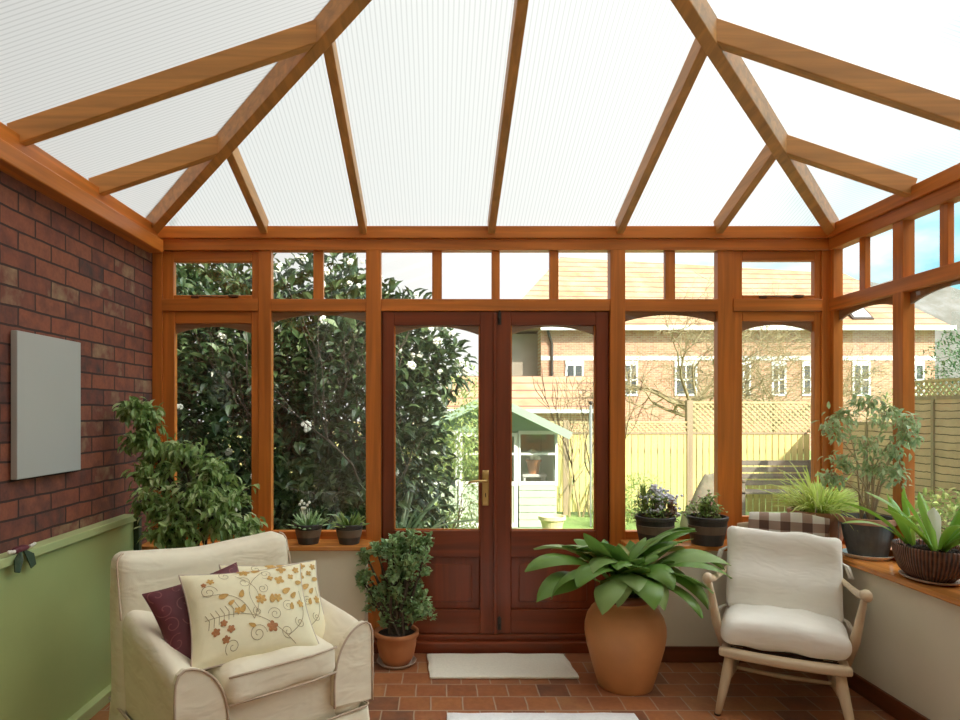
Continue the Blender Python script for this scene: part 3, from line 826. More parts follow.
# ---- summerhouse
def shed():
    e = thing('summerhouse', 'pale green timber summerhouse with glazed double doors and gabled roof', 'shed', (0.68, 8.62, GZ))
    W = 0.93; D_ = 1.1       # half width, depth
    he = 1.35; hp = 1.80
    # walls (three plain, front framed)
    m = MB().box(-W, -W + 0.03, 0.03, D_, 0, he); m.box(W - 0.03, W, 0.03, D_, 0, he); m.box(-W, W, D_, D_ + 0.03, 0, he)
    m.build('wall', 'shed_paint', e)
    m = MB()
    for i in range(6): m.box(0.42, W, -0.012 + 0.004, 0.02, 0.04 + i * 0.10, 0.04 + i * 0.10 + 0.094)
    m.build('cladding', 'shed_paint', e, bevel=0.004)
    m = MB()
    for i in range(6): m.box(-W, -0.42, -0.008, 0.02, 0.04 + i * 0.10, 0.04 + i * 0.10 + 0.094)
    m.build('cladding', 'shed_paint', e, bevel=0.004)
    MB().prism([(-W, he - 0.02), (W, he - 0.02), (0, hp)], 0.0, 0.03).build('gable', 'shed_trim', e)
    for sx_ in (-1, 1):
        f = MB()
        x0, x1 = (0.44, W - 0.02) if sx_ > 0 else (-W + 0.02, -0.44)
        for (p, q, r, s) in ((x0 - 0.03, x0, 0.6, he), (x1, x1 + 0.03, 0.6, he), (x0, x1, 0.62, 0.66), (x0, x1, he - 0.05, he), (x0, x1, 1.02, 1.05)):
            f.box(p, q, -0.015 + (0.002 if q - p > 0.1 else 0), 0.03 - (0.002 if q - p > 0.1 else 0), r, s)
        fr = f.build('window_frame', 'white_paint', e)
        MB().box(x0, x1, 0.005, 0.010, 0.66, he - 0.05).build('pane', 'glass', fr)
        d = MB(); a, b = (0.01, 0.40) if sx_ > 0 else (-0.40, -0.01)
        for (p, q, r, s) in ((a, a + 0.05, 0.04, he - 0.03), (b - 0.05, b, 0.04, he - 0.03), (a, b, he - 0.08, he - 0.03), (a, b, 0.60, 0.66), (a, b, 1.02, 1.05), (a, b, 0.04, 0.10)):
            d.box(p, q, -0.02 + (0.002 if q - p > 0.1 else 0), 0.02 - (0.002 if q - p > 0.1 else 0), r, s)
        dr = d.build('door', 'white_paint', e)
        bb = MB()
        for i in range(4): bb.box(a + 0.05 + i * (b - a - 0.1) / 4 + 0.002, a + 0.05 + (i + 1) * (b - a - 0.1) / 4 - 0.002, -0.008, 0.01, 0.10, 0.60)
        bb.build('door_boards', 'shed_paint', dr)
        MB().box(a + 0.05, b - 0.05, 0.0, 0.005, 0.66, he - 0.08).build('pane', 'glass', dr)
    for sx_ in (-1, 1):
        run = W + 0.12; dz = (hp - he) / W
        d = Vector((sx_ * run, 0, -run * dz)); n_ = Vector((sx_ * dz, 0, 1)).normalized()
        c = Vector((0, (D_ - 0.2) / 2, hp + 0.03)) + d / 2
        MB().obox(c, d / 2, (0, (D_ + 0.5) / 2, 0), n_ * 0.015).build('roof', 'shed_roof', e)
        MB().obox(Vector((0, -0.36, hp + 0.0)) + d / 2, d / 2, (0, 0.012, 0), n_ * 0.05).build('bargeboard', 'shed_trim', e)
    MB().box(-W, W, 0.0, D_, -0.0, 0.035).build('floor_base', 'shed_trim', e)
    return e
shed()
# stool and pot inside the summerhouse window
st = thing('stool', 'small white stool inside the summerhouse window', 'stool', (1.35, 8.97, GZ + 0.035))
MB().box(-0.17, 0.17, -0.12, 0.12, 0.66, 0.70).build('seat', 'white_paint', st, bevel=0.006)
for a in (-0.14, 0.14):
    for b in (-0.09, 0.09): MB().box(a - 0.015, a + 0.015, b - 0.015, b + 0.015, 0, 0.66).build('leg', 'white_paint', st)
sp = thing('flower_pot', 'orange flower pot of white blossom on the stool in the summerhouse', 'plant pot', (1.35, 8.97, GZ + 0.735))
MB().lathe([(0.07, 0), (0.10, 0.17), (0.112, 0.17), (0.112, 0.20), (0.10, 0.20), (0.09, 0.18), (0.001, 0.18)], 20).build('pot', 'terracotta', sp, smooth=False)
m = MB()
for i in range(40):
    a = random.uniform(0, 6.28); r = random.uniform(0, 0.10); m.ball((r * math.cos(a), r * math.sin(a), 0.24 + random.uniform(-0.03, 0.10) - r * 0.5), 0.032, 5)
m.build('blossom', 'petal_white', sp)

# ---- neighbouring brick house
def house():
    e = thing('brick_house', 'long sunlit brick house with orange tiled roof and white windows beyond the fence', 'house', (4.38, 27, -1))
    def b(name, mb, mat, par=e, **kw):
        return mb.build(name, mat, par, **kw)
    X1 = 16.75; H = 6.02
    b('wall', MB().box(0, X1, 0, 8, 0, H), 'brick_house')
    b('side_wing', MB().box(-1.5, 0.0, 0.9, 8, 0, H - 0.1), 'house_grey')
    # roof hipped
    ez = H + 0.02; o = 0.45
    rz_ = 10.05; ry = 4.0
    R = MB()
    vs = [(-1.5 - o, -o, ez), (X1 + o, -o, ez), (X1 + o, 8 + o, ez), (-1.5 - o, 8 + o, ez), (1.6, ry, rz_), (X1 - 1.3, ry, rz_ - 0.8)]
    R.add(vs, [(0, 1, 5, 4), (1, 2, 5), (2, 3, 4, 5), (3, 0, 4), (0, 3, 2, 1)])
    b('roof', R, 'roof_tiles')
    b('gutter', MB().box(-0.1, X1 + o, -o - 0.12, -o, ez - 0.14, ez + 0.05), 'white_paint')
    b('downpipe', MB().tube([(0.25, -0.2, ez - 0.1), (0.45, -0.08, ez - 0.7), (0.45, -0.08, 2.9)], 0.06, 8), 'dark_iron')
    b('stone_course', MB().box(0, X1, -0.04, 0.02, 4.68, 4.86), 'white_paint')
    wins = [(1.42, 0.62), (3.8, 0.45), (6.15, 0.8), (8.6, 0.45), (10.1, 0.45), (11.45, 0.55), (13.6, 0.6), (15.9, 0.6)]
    for (wx, ww) in wins:
        z0, z1 = 3.25, 4.45
        f = MB()
        for (p, q, r, s) in ((-ww / 2 - .08, -ww / 2, z0, z1), (ww / 2, ww / 2 + .08, z0, z1), (-ww / 2 - .08, ww / 2 + .08, z0 - .08, z0), (-ww / 2 - .08, ww / 2 + .08, z1, z1 + .2)):
            f.box(wx + p, wx + q, -0.05, 0.03, r, s)
        f.box(wx - 0.03, wx + 0.03, -0.04, 0.02, z0, z1); f.box(wx - ww / 2, wx + ww / 2, -0.04, 0.02, (z0 + z1) / 2 - .03, (z0 + z1) / 2 + .03)
        w = f.build('window', 'white_paint', e)
        MB().box(wx - ww / 2, wx + ww / 2, -0.02, -0.01, z0, z1).build('pane', 'dark_room', w)
    # roof light
    s = MB(); d = Vector((0, ry + o, rz_ - ez)).normalized(); nn = Vector((0, -d.z, d.y))
    c = Vector((13.75, 0.55, ez + 0.74)) + nn * 0.06
    s.obox(c, (0.45, 0, 0), d * 0.6, nn * 0.05)
    sk = s.build('skylight', 'dark_iron', e)
    MB().obox(c + nn * 0.06, (0.36, 0, 0), d * 0.5, nn * 0.01).build('pane', 'steel_grey', sk)
    return e
house()
# low tiled outbuilding in front of it
e = thing('outbuilding', 'low outbuilding with a tiled lean-to roof beyond the summerhouse', 'building', (0.5, 22, -1))
MB().box(0, 5.4, 0, 2.0, 0, 2.6).build('wall', 'brick_house', e)
MB().add([(-0.2, -0.3, 2.55), (5.6, -0.3, 2.55), (5.6, 2.2, 3.85), (-0.2, 2.2, 3.85), (-0.2, -0.3, 2.45), (5.6, -0.3, 2.45), (5.6, 2.2, 2.45), (-0.2, 2.2, 2.45)],
         [(0, 1, 2, 3), (0, 4, 5, 1), (1, 5, 6, 2), (2, 6, 7, 3), (3, 7, 4, 0), (4, 7, 6, 5)]).build('roof', 'roof_tiles', e)
MB().box(-0.2, 5.6, -0.4, -0.3, 2.44, 2.56).build('gutter', 'white_paint', e)

# unseen gabled block to the right, added to cast shade on the fence
e = thing('fence_shade_block', 'unseen gabled brick block added east of the garden to shade the fence', 'house', (8.8, -3.0, GZ))
MB().box(0, 6, 0, 6.5, 0, 5).build('wall', 'brick_side', e)
MB().add([(-0.3, -0.3, 4.95), (-0.3, 6.8, 4.95), (6.3, 6.8, 4.95), (6.3, -0.3, 4.95), (3, -0.3, 7.4), (3, 6.8, 7.4)],
         [(0, 1, 5, 4), (2, 3, 4, 5), (0, 4, 3), (1, 2, 5), (0, 3, 2, 1)]).build('roof', 'roof_tiles', e)

# ---- bench, pole, pot, stone
e = thing('garden_bench', 'weathered slatted garden bench against the shaded fence', 'bench', (5.0, 9.55, GZ))
m = MB()
for k in range(4): m.box(-0.62, 0.62, -0.40 + k * 0.105, -0.40 + k * 0.105 + 0.09, 0.42, 0.445)
m.build('seat', 'bench_wood', e)
m = MB()
for k in range(4): m.box(-0.62, 0.62, 0.02, 0.04, 0.50 + k * 0.10, 0.50 + k * 0.10 + 0.075)
m.build('backrest', 'bench_wood', e)
for sx_ in (-0.62, 0.58):
    for (ya, hh) in ((-0.40, 0.60), (0.0, 0.88)): MB().box(sx_, sx_ + 0.05, ya, ya + 0.05, 0, hh).build('leg', 'bench_wood', e)
    MB().box(sx_, sx_ + 0.05, -0.42, 0.03, 0.60, 0.63).build('armrest', 'bench_wood', e)
e = thing('boulder', 'pointed grey-brown garden stone on the lawn by the fence', 'stone', (3.66, 8.7, GZ - 0.09))
m = MB().rbox((0, 0, 0.42), (0.62, 0.4, 0.84), 0.12, 10, lambda q: Vector((q.x * (1.15 - 0.75 * q.z / 0.84) + 0.14 * q.z, q.y * (1.2 - 0.7 * q.z / 0.84), q.z)) + mnoise.noise_vector(q * 4) * 0.06)
o = m.build('stone', 'stone', e, smooth=True)
e = thing('patio_pot', 'pale yellow planter standing outside the right-hand door leaf', 'plant pot', (1.42, 7.9, GZ))
MB().lathe([(0.10, 0), (0.13, 0.20), (0.15, 0.27), (0.17, 0.27), (0.17, 0.31), (0.15, 0.31), (0.14, 0.28), (0.001, 0.27)], 24).build('pot', 'yellow_pot', e)
e = thing('bird_feeder_pole', 'thin grey feeder pole standing in front of the climber', 'pole', (2.14, 8.9, GZ))
MB().tube([(0, 0, 0), (0, 0, 1.72)], 0.012, 6).build('pole', 'steel_grey', e)
MB().tube([(0, 0, 1.02), (0, 0, 1.68)], 0.022, 8).build('tube', 'steel_grey', e)
MB().ball((0, 0, 1.73), 0.028).build('finial', 'dark_iron', e)
# ================================================================ GARDEN PLANTS
def grow(mb, p, d, length, rad, depth, rr, spread=0.55, nk=3, wig=0.18, tips=None, up=0.1, n=5):
    pts = [Vector(p)]; rs = [rad]; d = Vector(d).normalized(); steps = 5
    for i in range(steps):
        d = (d + Vector((rr.gauss(0, wig), rr.gauss(0, wig), rr.gauss(0, wig) + up * 0.3))).normalized()
        pts.append(pts[-1] + d * length / steps); rs.append(rad * (1 - 0.42 * (i + 1) / steps))
    mb.tube(pts, rs, n if depth > 1 else 4, caps=False)
    if depth <= 0:
        if tips is not None: tips.append((pts[-1], d))
        return
    for k in range(nk):
        i = rr.choice([2, 3, 4, 5]) if k else 5
        nd = (d + Vector((rr.gauss(0, spread), rr.gauss(0, spread), rr.gauss(0, spread * 0.7) + up))).normalized()
        grow(mb, pts[i], nd, length * rr.uniform(0.62, 0.92), max(0.0035, rs[i] * 0.75), depth - 1, rr, spread, nk, wig, tips, up, n)

def bare_tree(label, x, y, h, lean, seed, trunk_r=0.09, depth=5, nk=3, spread=0.6):
    e = thing('bare_tree', label, 'tree', (x, y, GZ), 0, 'leafless trees in the garden')
    rr = random.Random(seed); m = MB(); t = MB()
    top = Vector((lean, 0, h * 0.42))
    t.tube([(0, 0, -0.05), (lean * 0.3, 0.02, h * 0.2), tuple(top)], [trunk_r * 1.2, trunk_r, trunk_r * 0.8], 8)
    t.build('trunk', 'bark_light', e, smooth=True)
    for k in range(9):
        a = 2 * PI * k / 9 + rr.uniform(-.3, .3)
        grow(m, top - Vector((0, 0, rr.uniform(0, 0.5))), (math.cos(a) * 1.0, math.sin(a) * 0.4, rr.uniform(0.15, 0.95)), h * 0.19, trunk_r * 0.36, depth - 1, rr, spread, nk, 0.2, up=0.05)
    m.build('branches', 'bark_light', e)
bare_tree('tall leafless tree behind the low trellis fence', 4.95, 11.8, 4.2, -0.25, 4, 0.11, 6)
bare_tree('thinner leafless tree behind the tall trellis', 6.9, 13.0, 4.3, 0.0, 9, 0.06, 6)
e = thing('climber', 'leafless climbing plant trained on the sunny fence', 'climber', (2.35, 9.72, GZ))
rr = random.Random(3); m = MB()
for k in range(6):
    grow(m, (rr.uniform(-0.35, 0.35), 0, 0), (rr.uniform(-0.25, 0.25), 0, 1), 0.85, 0.02, 3, rr, 0.35, 3, 0.14, up=0.35)
m.v = [(v[0], max(-0.12, min(0.12, v[1])), max(v[2], 0)) for v in m.v]
m.build('stems', 'bark_light', e)

def blobleaves(m, blobs, n, ll, ww, rr, shell=0.35):
    tot = sum(b[3] * b[4] + b[4] * b[5] + b[3] * b[5] for b in blobs)
    for (cx, cy, cz, rx, ry, rz_) in blobs:
        k = int(n * (rx * ry + ry * rz_ + rx * rz_) / tot)
        for i in range(k):
            v = Vector((rr.gauss(0, 1), rr.gauss(0, 1), rr.gauss(0, 1))).normalized()
            s = 1 - shell * rr.random() ** 1.5 + rr.gauss(0, 0.04)
            p = Vector((cx + v.x * rx * s, cy + v.y * ry * s, cz + v.z * rz_ * s))
            if p.z < 0: continue
            d = (v + Vector((rr.gauss(0, .6), rr.gauss(0, .6), rr.gauss(0, .5) - 0.25))).normalized()
            l = ll * rr.uniform(0.6, 1.25)
            m.leaf(p, d, (rr.gauss(0, .4), rr.gauss(0, .4), 1), l, l * ww, 0.15, 0.2)

def flowering_shrub():
    e = thing('flowering_shrub', 'big dark evergreen shrub with white flower heads outside the left windows', 'shrub', (-1.2, 5.6, GZ))
    rr = random.Random(11)
    st = MB()
    for k in range(9):
        a = rr.uniform(0, 6.28)
        grow(st, (rr.uniform(-.7, .9), rr.uniform(-.3, .4), 0), (math.cos(a) * .3, math.sin(a) * .2, 1), 0.9, 0.03, 3, rr, 0.45, 3, 0.15, up=0.3)
    st.build('branches', 'bark_dark', e)
    blobs = [(-1.5, 0.3, 1.2, 1.1, 0.8, 1.5), (-0.5, 0.2, 1.5, 0.9, 0.75, 1.4), (0.35, 0.2, 1.5, 0.75, 0.7, 1.3), (0.9, 0.35, 1.15, 0.42, 0.5, 0.95),
             (-1.0, 0.6, 2.45, 1.0, 0.7, 0.75), (0.1, 0.6, 2.5, 0.75, 0.6, 0.62), (0.80, 0.5, 2.2, 0.50, 0.45, 0.55), (1.15, 0.45, 2.05, 0.32, 0.35, 0.35), (-2.4, 0.0, 1.3, 0.7, 0.9, 1.5),
             (0.2, 0.0, 0.6, 0.8, 0.6, 0.7), (-1.0, -0.1, 0.5, 0.9, 0.6, 0.6)]
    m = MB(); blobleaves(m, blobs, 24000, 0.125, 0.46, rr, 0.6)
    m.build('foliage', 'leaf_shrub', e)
    # flower heads
    base = MB()
    for i in range(26):
        v = Vector((rr.gauss(0, 1), rr.gauss(0, 1), rr.gauss(0, 1))).normalized()
        base.ball(v * 0.022 + Vector((0, 0, 0)), 0.0085, 4)
    first_ = None; cnt = 0
    while cnt < 95:
        bl = rr.choice(blobs[:8]); v = Vector((rr.gauss(0, 1), -abs(rr.gauss(0, 1)), rr.gauss(0.35, 0.8))).normalized()
        p = (bl[0] + v.x * bl[3] * 1.03, bl[1] + v.y * bl[4] * 1.03, bl[2] + v.z * bl[5] * 1.03)
        if p[2] < 0.7: continue
        if first_ is None: o = first_ = base.build('flower_head', 'petal_white', e)
        else:
            o = first_.copy(); COL.objects.link(o); o.parent = e
        o.location = p; s = rr.uniform(0.7, 1.7); o.scale = (s, s, s * 0.8); o.rotation_euler = (rr.random() * 3, rr.random() * 3, 0)
        cnt += 1
flowering_shrub()

e = thing('sword_plant', 'spiky sword-leaved plant beside the flowering shrub', 'plant', (-0.32, 5.3, GZ))
m = MB(); rr = random.Random(5)
for k in range(30):
    m.blade((0, 0, 0.45), rr.uniform(0, 6.28), rr.uniform(0.5, 0.85), 0.035, rr.uniform(0.3, 1.35), rr.uniform(-0.5, 0.7), 8, taper=0, seed=k)
m.build('leaves', 'leaf_sword', e)
MB().tube([(0, 0, 0), (0.01, 0, 0.48)], [0.06, 0.045], 8).build('stem', 'bark', e)

def bush(name, label, loc, blobs, n, ll, ww, mat, seed, group=None):
    e = thing(name, label, 'shrub', loc, 0, group)
    m = MB(); rr = random.Random(seed); blobleaves(m, blobs, n, ll, ww, rr, 0.6); m.build('foliage', mat, e)
    s = MB()
    for k in range(4): grow(s, (rr.uniform(-.08, .08), rr.uniform(-.08, .08), 0), (rr.gauss(0, .3), rr.gauss(0, .3), 1), blobs[0][2] * 0.6, 0.015, 2, rr, 0.4, 3)
    s.build('stems', 'bark', e)
    return e
bush('garden_shrub', 'feathery bright green shrub beside the sword plant', (0.22, 6.5, GZ), [(0, 0, 0.75, 0.42, 0.4, 0.75), (0.0, 0.1, 1.5, 0.34, 0.3, 0.6)], 3000, 0.06, 0.35, 'leaf_bright', 21)
bush('low_border_plant', 'low yellow-green border plant seen through the left door glass', (-0.35, 7.6, GZ), [(0, 0, 0.28, 0.7, 0.35, 0.28)], 900, 0.07, 0.4, 'leaf_bright', 22)
bush('lawn_shrub', 'low green shrub by the fence beside the climber', (2.95, 9.3, GZ), [(0, 0, 0.35, 0.40, 0.3, 0.36)], 1100, 0.06, 0.4, 'leaf_bright', 23)
bush('feathery_shrub', 'loose grey-green shrub growing at the foot of the feeder pole', (2.45, 8.8, GZ), [(0, 0, 0.25, 0.30, 0.25, 0.27)], 700, 0.05, 0.3, 'leaf_bright', 27)
bush('laurel_hedge', 'tall dense dark hedge behind the flowering shrub', (-3.6, 7.6, GZ), [(-1.5, 0, 1.8, 1.6, 0.7, 1.9), (0.4, 0, 1.7, 1.6, 0.7, 1.8), (2.4, 0.1, 1.25, 1.2, 0.6, 1.35)], 9000, 0.17, 0.5, 'leaf_shrub', 61)
bush('conifer', 'dark blue-green conifer showing over the side fence', (12.2, 14.5, GZ), [(0, 0, 2.2, 1.1, 1.0, 1.4)], 3500, 0.12, 0.3, 'leaf_conifer', 24)
bush('hedge_shrub', 'pale yellow-green shrub behind the side fence trellis', (9.6, 12.5, GZ), [(0, 0, 1.4, 1.1, 0.6, 0.75)], 2200, 0.09, 0.35, 'leaf_bright', 25)
bush('border_shrub', 'bright leafy shrub at the foot of the side fence', (5.0, 6.1, GZ), [(0, 0, 0.42, 0.45, 0.6, 0.42)], 1400, 0.08, 0.4, 'leaf_bright', 26)

# ================================================================ INDOOR PLANTS
def pot_parts(e, r0, r1, h, mat, rim=0.012, rimh=0.03, band=None, soil=True, sx=1, sy=1, z0=0.0):
    t = 0.008
    prof = [(r0, z0), (r0 + (r1 - r0) * 0.5, z0 + (h - rimh) * 0.5), (r1 - rim, z0 + h - rimh), (r1, z0 + h - rimh + 0.002), (r1, z0 + h - 0.003), (r1 - 0.003, z0 + h), (r1 - rim - t, z0 + h), (r1 - rim - t - 0.004, z0 + h - 0.03), (0.0005, z0 + h - 0.032)]
    MB().lathe(prof, 36, 0, 0, sx, sy).build('pot', mat, e, smooth=False, bevel=0)
    if band:
        a, b, bm_ = band
        ra = r0 + (r1 - rim - r0) * a + 0.0035; rb = r0 + (r1 - rim - r0) * b + 0.0035
        MB().lathe([(ra - .003, z0 + a * (h - rimh)), (ra, z0 + a * (h - rimh) + .002), (rb, z0 + b * (h - rimh) - .002), (rb - .003, z0 + b * (h - rimh))], 36, 0, 0, sx, sy, caps=False).build('band', bm_, e)
    if soil:
        m = MB(); R = r1 - rim - t - 0.003; n = 24
        vs = [(0, 0, z0 + h - 0.022)]; fs = []
        for j in (1, 2, 3):
            for i in range(n):
                a = 2 * PI * i / n; r = R * j / 3
                vs.append((r * sx * math.cos(a), r * sy * math.sin(a), z0 + h - 0.026 + 0.006 * mnoise.noise((i * .9, j * 1.3, h))))
        for i in range(n): fs.append((0, 1 + i, 1 + (i + 1) % n))
        for j in (0, 1):
            for i in range(n):
                k = (i + 1) % n; fs.append((1 + j * n + i, 1 + (j + 1) * n + i, 1 + (j + 1) * n + k, 1 + j * n + k))
        m.add(vs, fs).build('soil', 'soil', e)

def saucer(e, r, mat, h=0.022):
    MB().lathe([(r * 0.8, 0), (r, h), (r - 0.004, h + 0.001), (r * 0.8, 0.006), (0.0005, 0.006)], 32).build('saucer', mat, e, smooth=False)

def drooping_tree(e, rr, base, targets, mat, bark, nleaf, ll, ww=0.42, tr=0.012, trunks=3, clump=0.10, ymax=None, xmin=None, xmax=None):
    st = MB(); lf = MB()
    hubs = []
    for k in range(trunks):
        top = Vector(base) + Vector((rr.gauss(0, 0.03), rr.gauss(0, 0.03), 0))
        hubs.append(top)
    for (tx, ty, tz, cr) in targets:
        h = rr.choice(hubs); q = Vector((tx, ty, tz))
        m1 = h.lerp(q, 0.45) + Vector((rr.gauss(0, .02), rr.gauss(0, .02), 0.05)); m1.x = h.x + (m1.x - h.x) * 0.55; m1.y = h.y + (m1.y - h.y) * 0.55
        m2 = h.lerp(q, 0.8) + Vector((0, 0, 0.04))
        pts = [h, h.lerp(m1, .5), m1, m1.lerp(m2, .5) + Vector((0, 0, .01)), m2, q]
        st.tube(pts, [tr, tr * .85, tr * .7, tr * .5, tr * .35, tr * .2], 6, caps=False)
        k = int(nleaf / len(targets))
        for j in range(9):
            d = Vector((rr.gauss(0, 1), rr.gauss(0, 1), rr.gauss(0, .6))).normalized() * cr * rr.uniform(.5, 1)
            if xmin is not None: d.x = max(d.x, xmin - q.x)
            if xmax is not None: d.x = min(d.x, xmax - q.x)
            if ymax is not None: d.y = min(d.y, ymax - q.y)
            tip = q + d
            st.tube([m2.lerp(q, .4), (m2.lerp(q, .5) + tip) / 2 + Vector((0, 0, .03)), tip - Vector((0, 0, .02))], [tr * .25, tr * .2, tr * .1], 4, caps=False)
            for i in range(k // 9):
                t = rr.random() ** 0.7
                p = q.lerp(tip, t) + Vector((rr.gauss(0, .02), rr.gauss(0, .02), rr.gauss(0, .02)))
                if ymax is not None and p.y > ymax: continue
                if xmin is not None and p.x < xmin: continue
                if xmax is not None and p.x > xmax: continue
                dd = Vector((d.x * 3 + rr.gauss(0, .5), d.y * 3 + rr.gauss(0, .5), rr.gauss(-0.65, .55))).normalized()
                l = ll * rr.uniform(.65, 1.2)
                lf.leaf(p, dd, (rr.gauss(0, .4), rr.gauss(0, .4), 1), l, l * ww, 0.12, 0.18)
    st.build('stems', bark, e, smooth=True)
    lf.build('foliage', mat, e)

# tall weeping fig in the left corner (floor pot behind the armchair)
e = thing('weeping_fig', 'large weeping fig in the brick corner behind the armchair', 'plant', (-1.20, 3.36, 0))
pot_parts(e, 0.12, 0.17, 0.27, 'terracotta')
rr = random.Random(31)
T_ = [(-0.40, -0.02, 1.47, 0.06), (-0.33, 0.0, 1.42, 0.07), (-0.36, -0.02, 1.30, 0.09), (-0.28, 0.0, 1.25, 0.12), (-0.14, -0.02, 1.22, 0.13), (0.0, 0.0, 1.17, 0.12), (-0.25, -0.05, 1.10, 0.15), (-0.05, -0.08, 1.05, 0.17), (0.08, 0.0, 0.98, 0.14),
      (-0.30, -0.02, 0.95, 0.12), (-0.12, -0.1, 0.92, 0.16), (0.04, -0.08, 0.90, 0.15), (0.14, -0.02, 0.86, 0.11), (-0.20, -0.08, 0.80, 0.12), (0.20, -0.03, 0.84, 0.07)]
drooping_tree(e, rr, (0, 0, 0.25), T_, 'leaf_ficus', 'bark_dark', 3300, 0.060, 0.44, 0.016, 3, ymax=0.22, xmin=-0.49)
del e['category']; e['category'] = 'potted plant'

# small benjamin fig on the right sill
e = thing('benjamin_fig', 'small-leaved fig tree in a dark grey pot on the right sill', 'potted plant', (2.283, 3.375, ZSILL))
saucer(e, 0.122, 'saucer_white')
pot_parts(e, 0.088, 0.132, 0.205, 'pot_grey', 0.008, 0.022, z0=0.008)
MB().lathe([(0.1245, 0.183), (0.1330, 0.184), (0.1335, 0.214), (0.1245, 0.216)], 36, caps=False).build('rim', 'terracotta_pale', e)
rr = random.Random(77)
T_ = [(-0.20, -0.08, 0.68, 0.07), (-0.13, -0.05, 0.76, 0.08), (0.0, -0.04, 0.82, 0.08), (0.03, -0.14, 0.78, 0.08), (0.03, -0.30, 0.72, 0.07), (-0.05, -0.1, 0.6, 0.09), (0.04, -0.22, 0.58, 0.09), (0.06, -0.28, 0.66, 0.07),
      (-0.12, -0.02, 0.50, 0.08), (0.0, -0.12, 0.48, 0.09), (0.06, -0.18, 0.46, 0.08), (-0.16, 0.05, 0.42, 0.06)]
T_ = [(x - 0.02, y_ * 0.85, z, r) for x, y_, z, r in T_]
drooping_tree(e, rr, (0, 0, 0.19), T_, 'leaf_ficus_pale', 'bark_pale', 900, 0.044, 0.42, 0.0065, 3, xmax=0.075)

# grassy spider plant in the corner terracotta pot
e = thing('grassy_plant', 'bright arching grassy plant in a broad terracotta pot, corner of the sill', 'potted plant', (2.20, 3.675, ZSILL))
pot_parts(e, 0.105, 0.158, 0.205, 'terracotta_pale', 0.010, 0.045)
m = MB(); rr = random.Random(12)
for k in range(330):
    a = rr.uniform(0, 6.28); r = rr.uniform(0, .09)
    e0 = rr.uniform(0.35, 1.45)
    sxn = math.sin(a); L0 = rr.uniform(0.20, 0.40)
    if math.sin(a) > 0.2: L0 = min(L0, 0.20)
    if math.cos(a) > 0.2: L0 = min(L0, 0.20)
    m.blade((r * math.cos(a), r * math.sin(a), 0.185), a, L0, rr.uniform(0.007, 0.012), e0, e0 - rr.uniform(.5, 1.5), 6, taper=0, seed=k, fold=0.3)
m.build('foliage', 'leaf_grassy', e)
m = MB()
for (a, l) in ((-2.2, 0.25), (-1.5, 0.24), (-1.15, 0.2)):
    c, s = math.cos(a), math.sin(a)
    m.tube([(0.05 * c, 0.05 * s, .19), (.13 * c, .13 * s, .225), (.165 * c, .165 * s, .19), (.172 * c, .172 * s, .19 - l * .4), (.168 * c, .168 * s, .19 - l * .62)], 0.003, 5)
m.build('dry_stalk', 'saucer_clay', e)

# clivia in a ribbed brown bowl
e = thing('clivia', 'strap-leaved clivia in an oval brown wicker bowl on the right sill', 'potted plant', (2.245, 2.90, ZSILL))
MB().lathe([(0.085, 0), (0.125, 0.012), (0.13, 0.02), (0.085, 0.012), (0.0005, 0.01)], 36, 0, 0, 0.80, 1.05).build('saucer', 'saucer_clay', e)
MB().lathe([(0.10, 0.014), (0.132, 0.045), (0.152, 0.09), (0.162, 0.135), (0.163, 0.152), (0.158, 0.16), (0.152, 0.155), (0.148, 0.135), (0.0005, 0.132)], 56, 0, 0, 0.78, 1.05).build('bowl', 'basket_wicker', e, smooth=True)
m = MB(); rr = random.Random(2)
for k in range(90):
    a = rr.uniform(0, 6.28); r = rr.uniform(0, .135) ; m.ball((r * .78 * math.cos(a), r * math.sin(a), 0.137 + rr.uniform(0, .008)), rr.uniform(.007, .017), 4)
m.build('soil', 'soil', e)
def fans(cy, cx, lst, sd):
    for i, (az, L_, w, e0, e1) in enumerate(lst):
        MB().blade((cx + 0.012 * math.cos(az), cy + 0.012 * math.sin(az), 0.135), az, L_ * 1.14, w, e0, e1, 14, fold=0.22, taper=0, seed=sd + i).build('leaf', 'leaf_clivia', e, smooth=True)
R_ = math.radians
fans(0.07, -0.02, [(R_(172), .34, .036, 1.0, 0.0), (R_(160), .24, .040, 1.35, 1.0), (R_(95), .25, .045, 1.5, 1.3), (R_(200), .24, .04, 1.2, .5), (R_(100), .22, .04, 1.3, .8), (R_(185), .34, .025, .8, -.35)], 1)
fans(-0.05, 0.0, [(R_(170), .36, .034, 1.1, .25), (R_(185), .30, .034, 1.0, .2), (R_(-20), .12, .03, 1.3, 1.0), (R_(-80), .34, .042, 1.25, .7), (R_(-88), .32, .042, 1.0, .35), (R_(-60), .30, .042, 1.35, .9),
                  (R_(-100), .28, .034, .7, .1), (R_(-110), .25, .034, 1.1, .0), (R_(150), .26, .036, 1.3, .9), (R_(-95), .22, .04, .8, .6), (R_(80), .26, .042, 1.2, .9)], 20)
MB().blade((0.01, 0.0, 0.135), R_(40), .20, .06, 1.45, 1.3, 10, taper=0, seed=3).build('leaf', 'petal_white', e, smooth=True)
MB().tube([(-0.03, 0.06, .13), (-0.032, 0.06, .26)], [.010, .009], 8).build('flower_stalk', 'leaf_grassy', e, smooth=True)
m = MB()
for k in range(7): m.ball((-0.032 + rr.gauss(0, .008), 0.06 + rr.gauss(0, .008), .27 + rr.gauss(0, .006)), .013, 5, sz=1.3)
m.build('bud', 'leaf_grassy', e)
e = thing('trailing_plant', 'leafy green plant behind the clivia at the right end of the sill', 'potted plant', (2.27, 2.56, ZSILL))
pot_parts(e, 0.07, 0.10, 0.13, 'pot_dark')
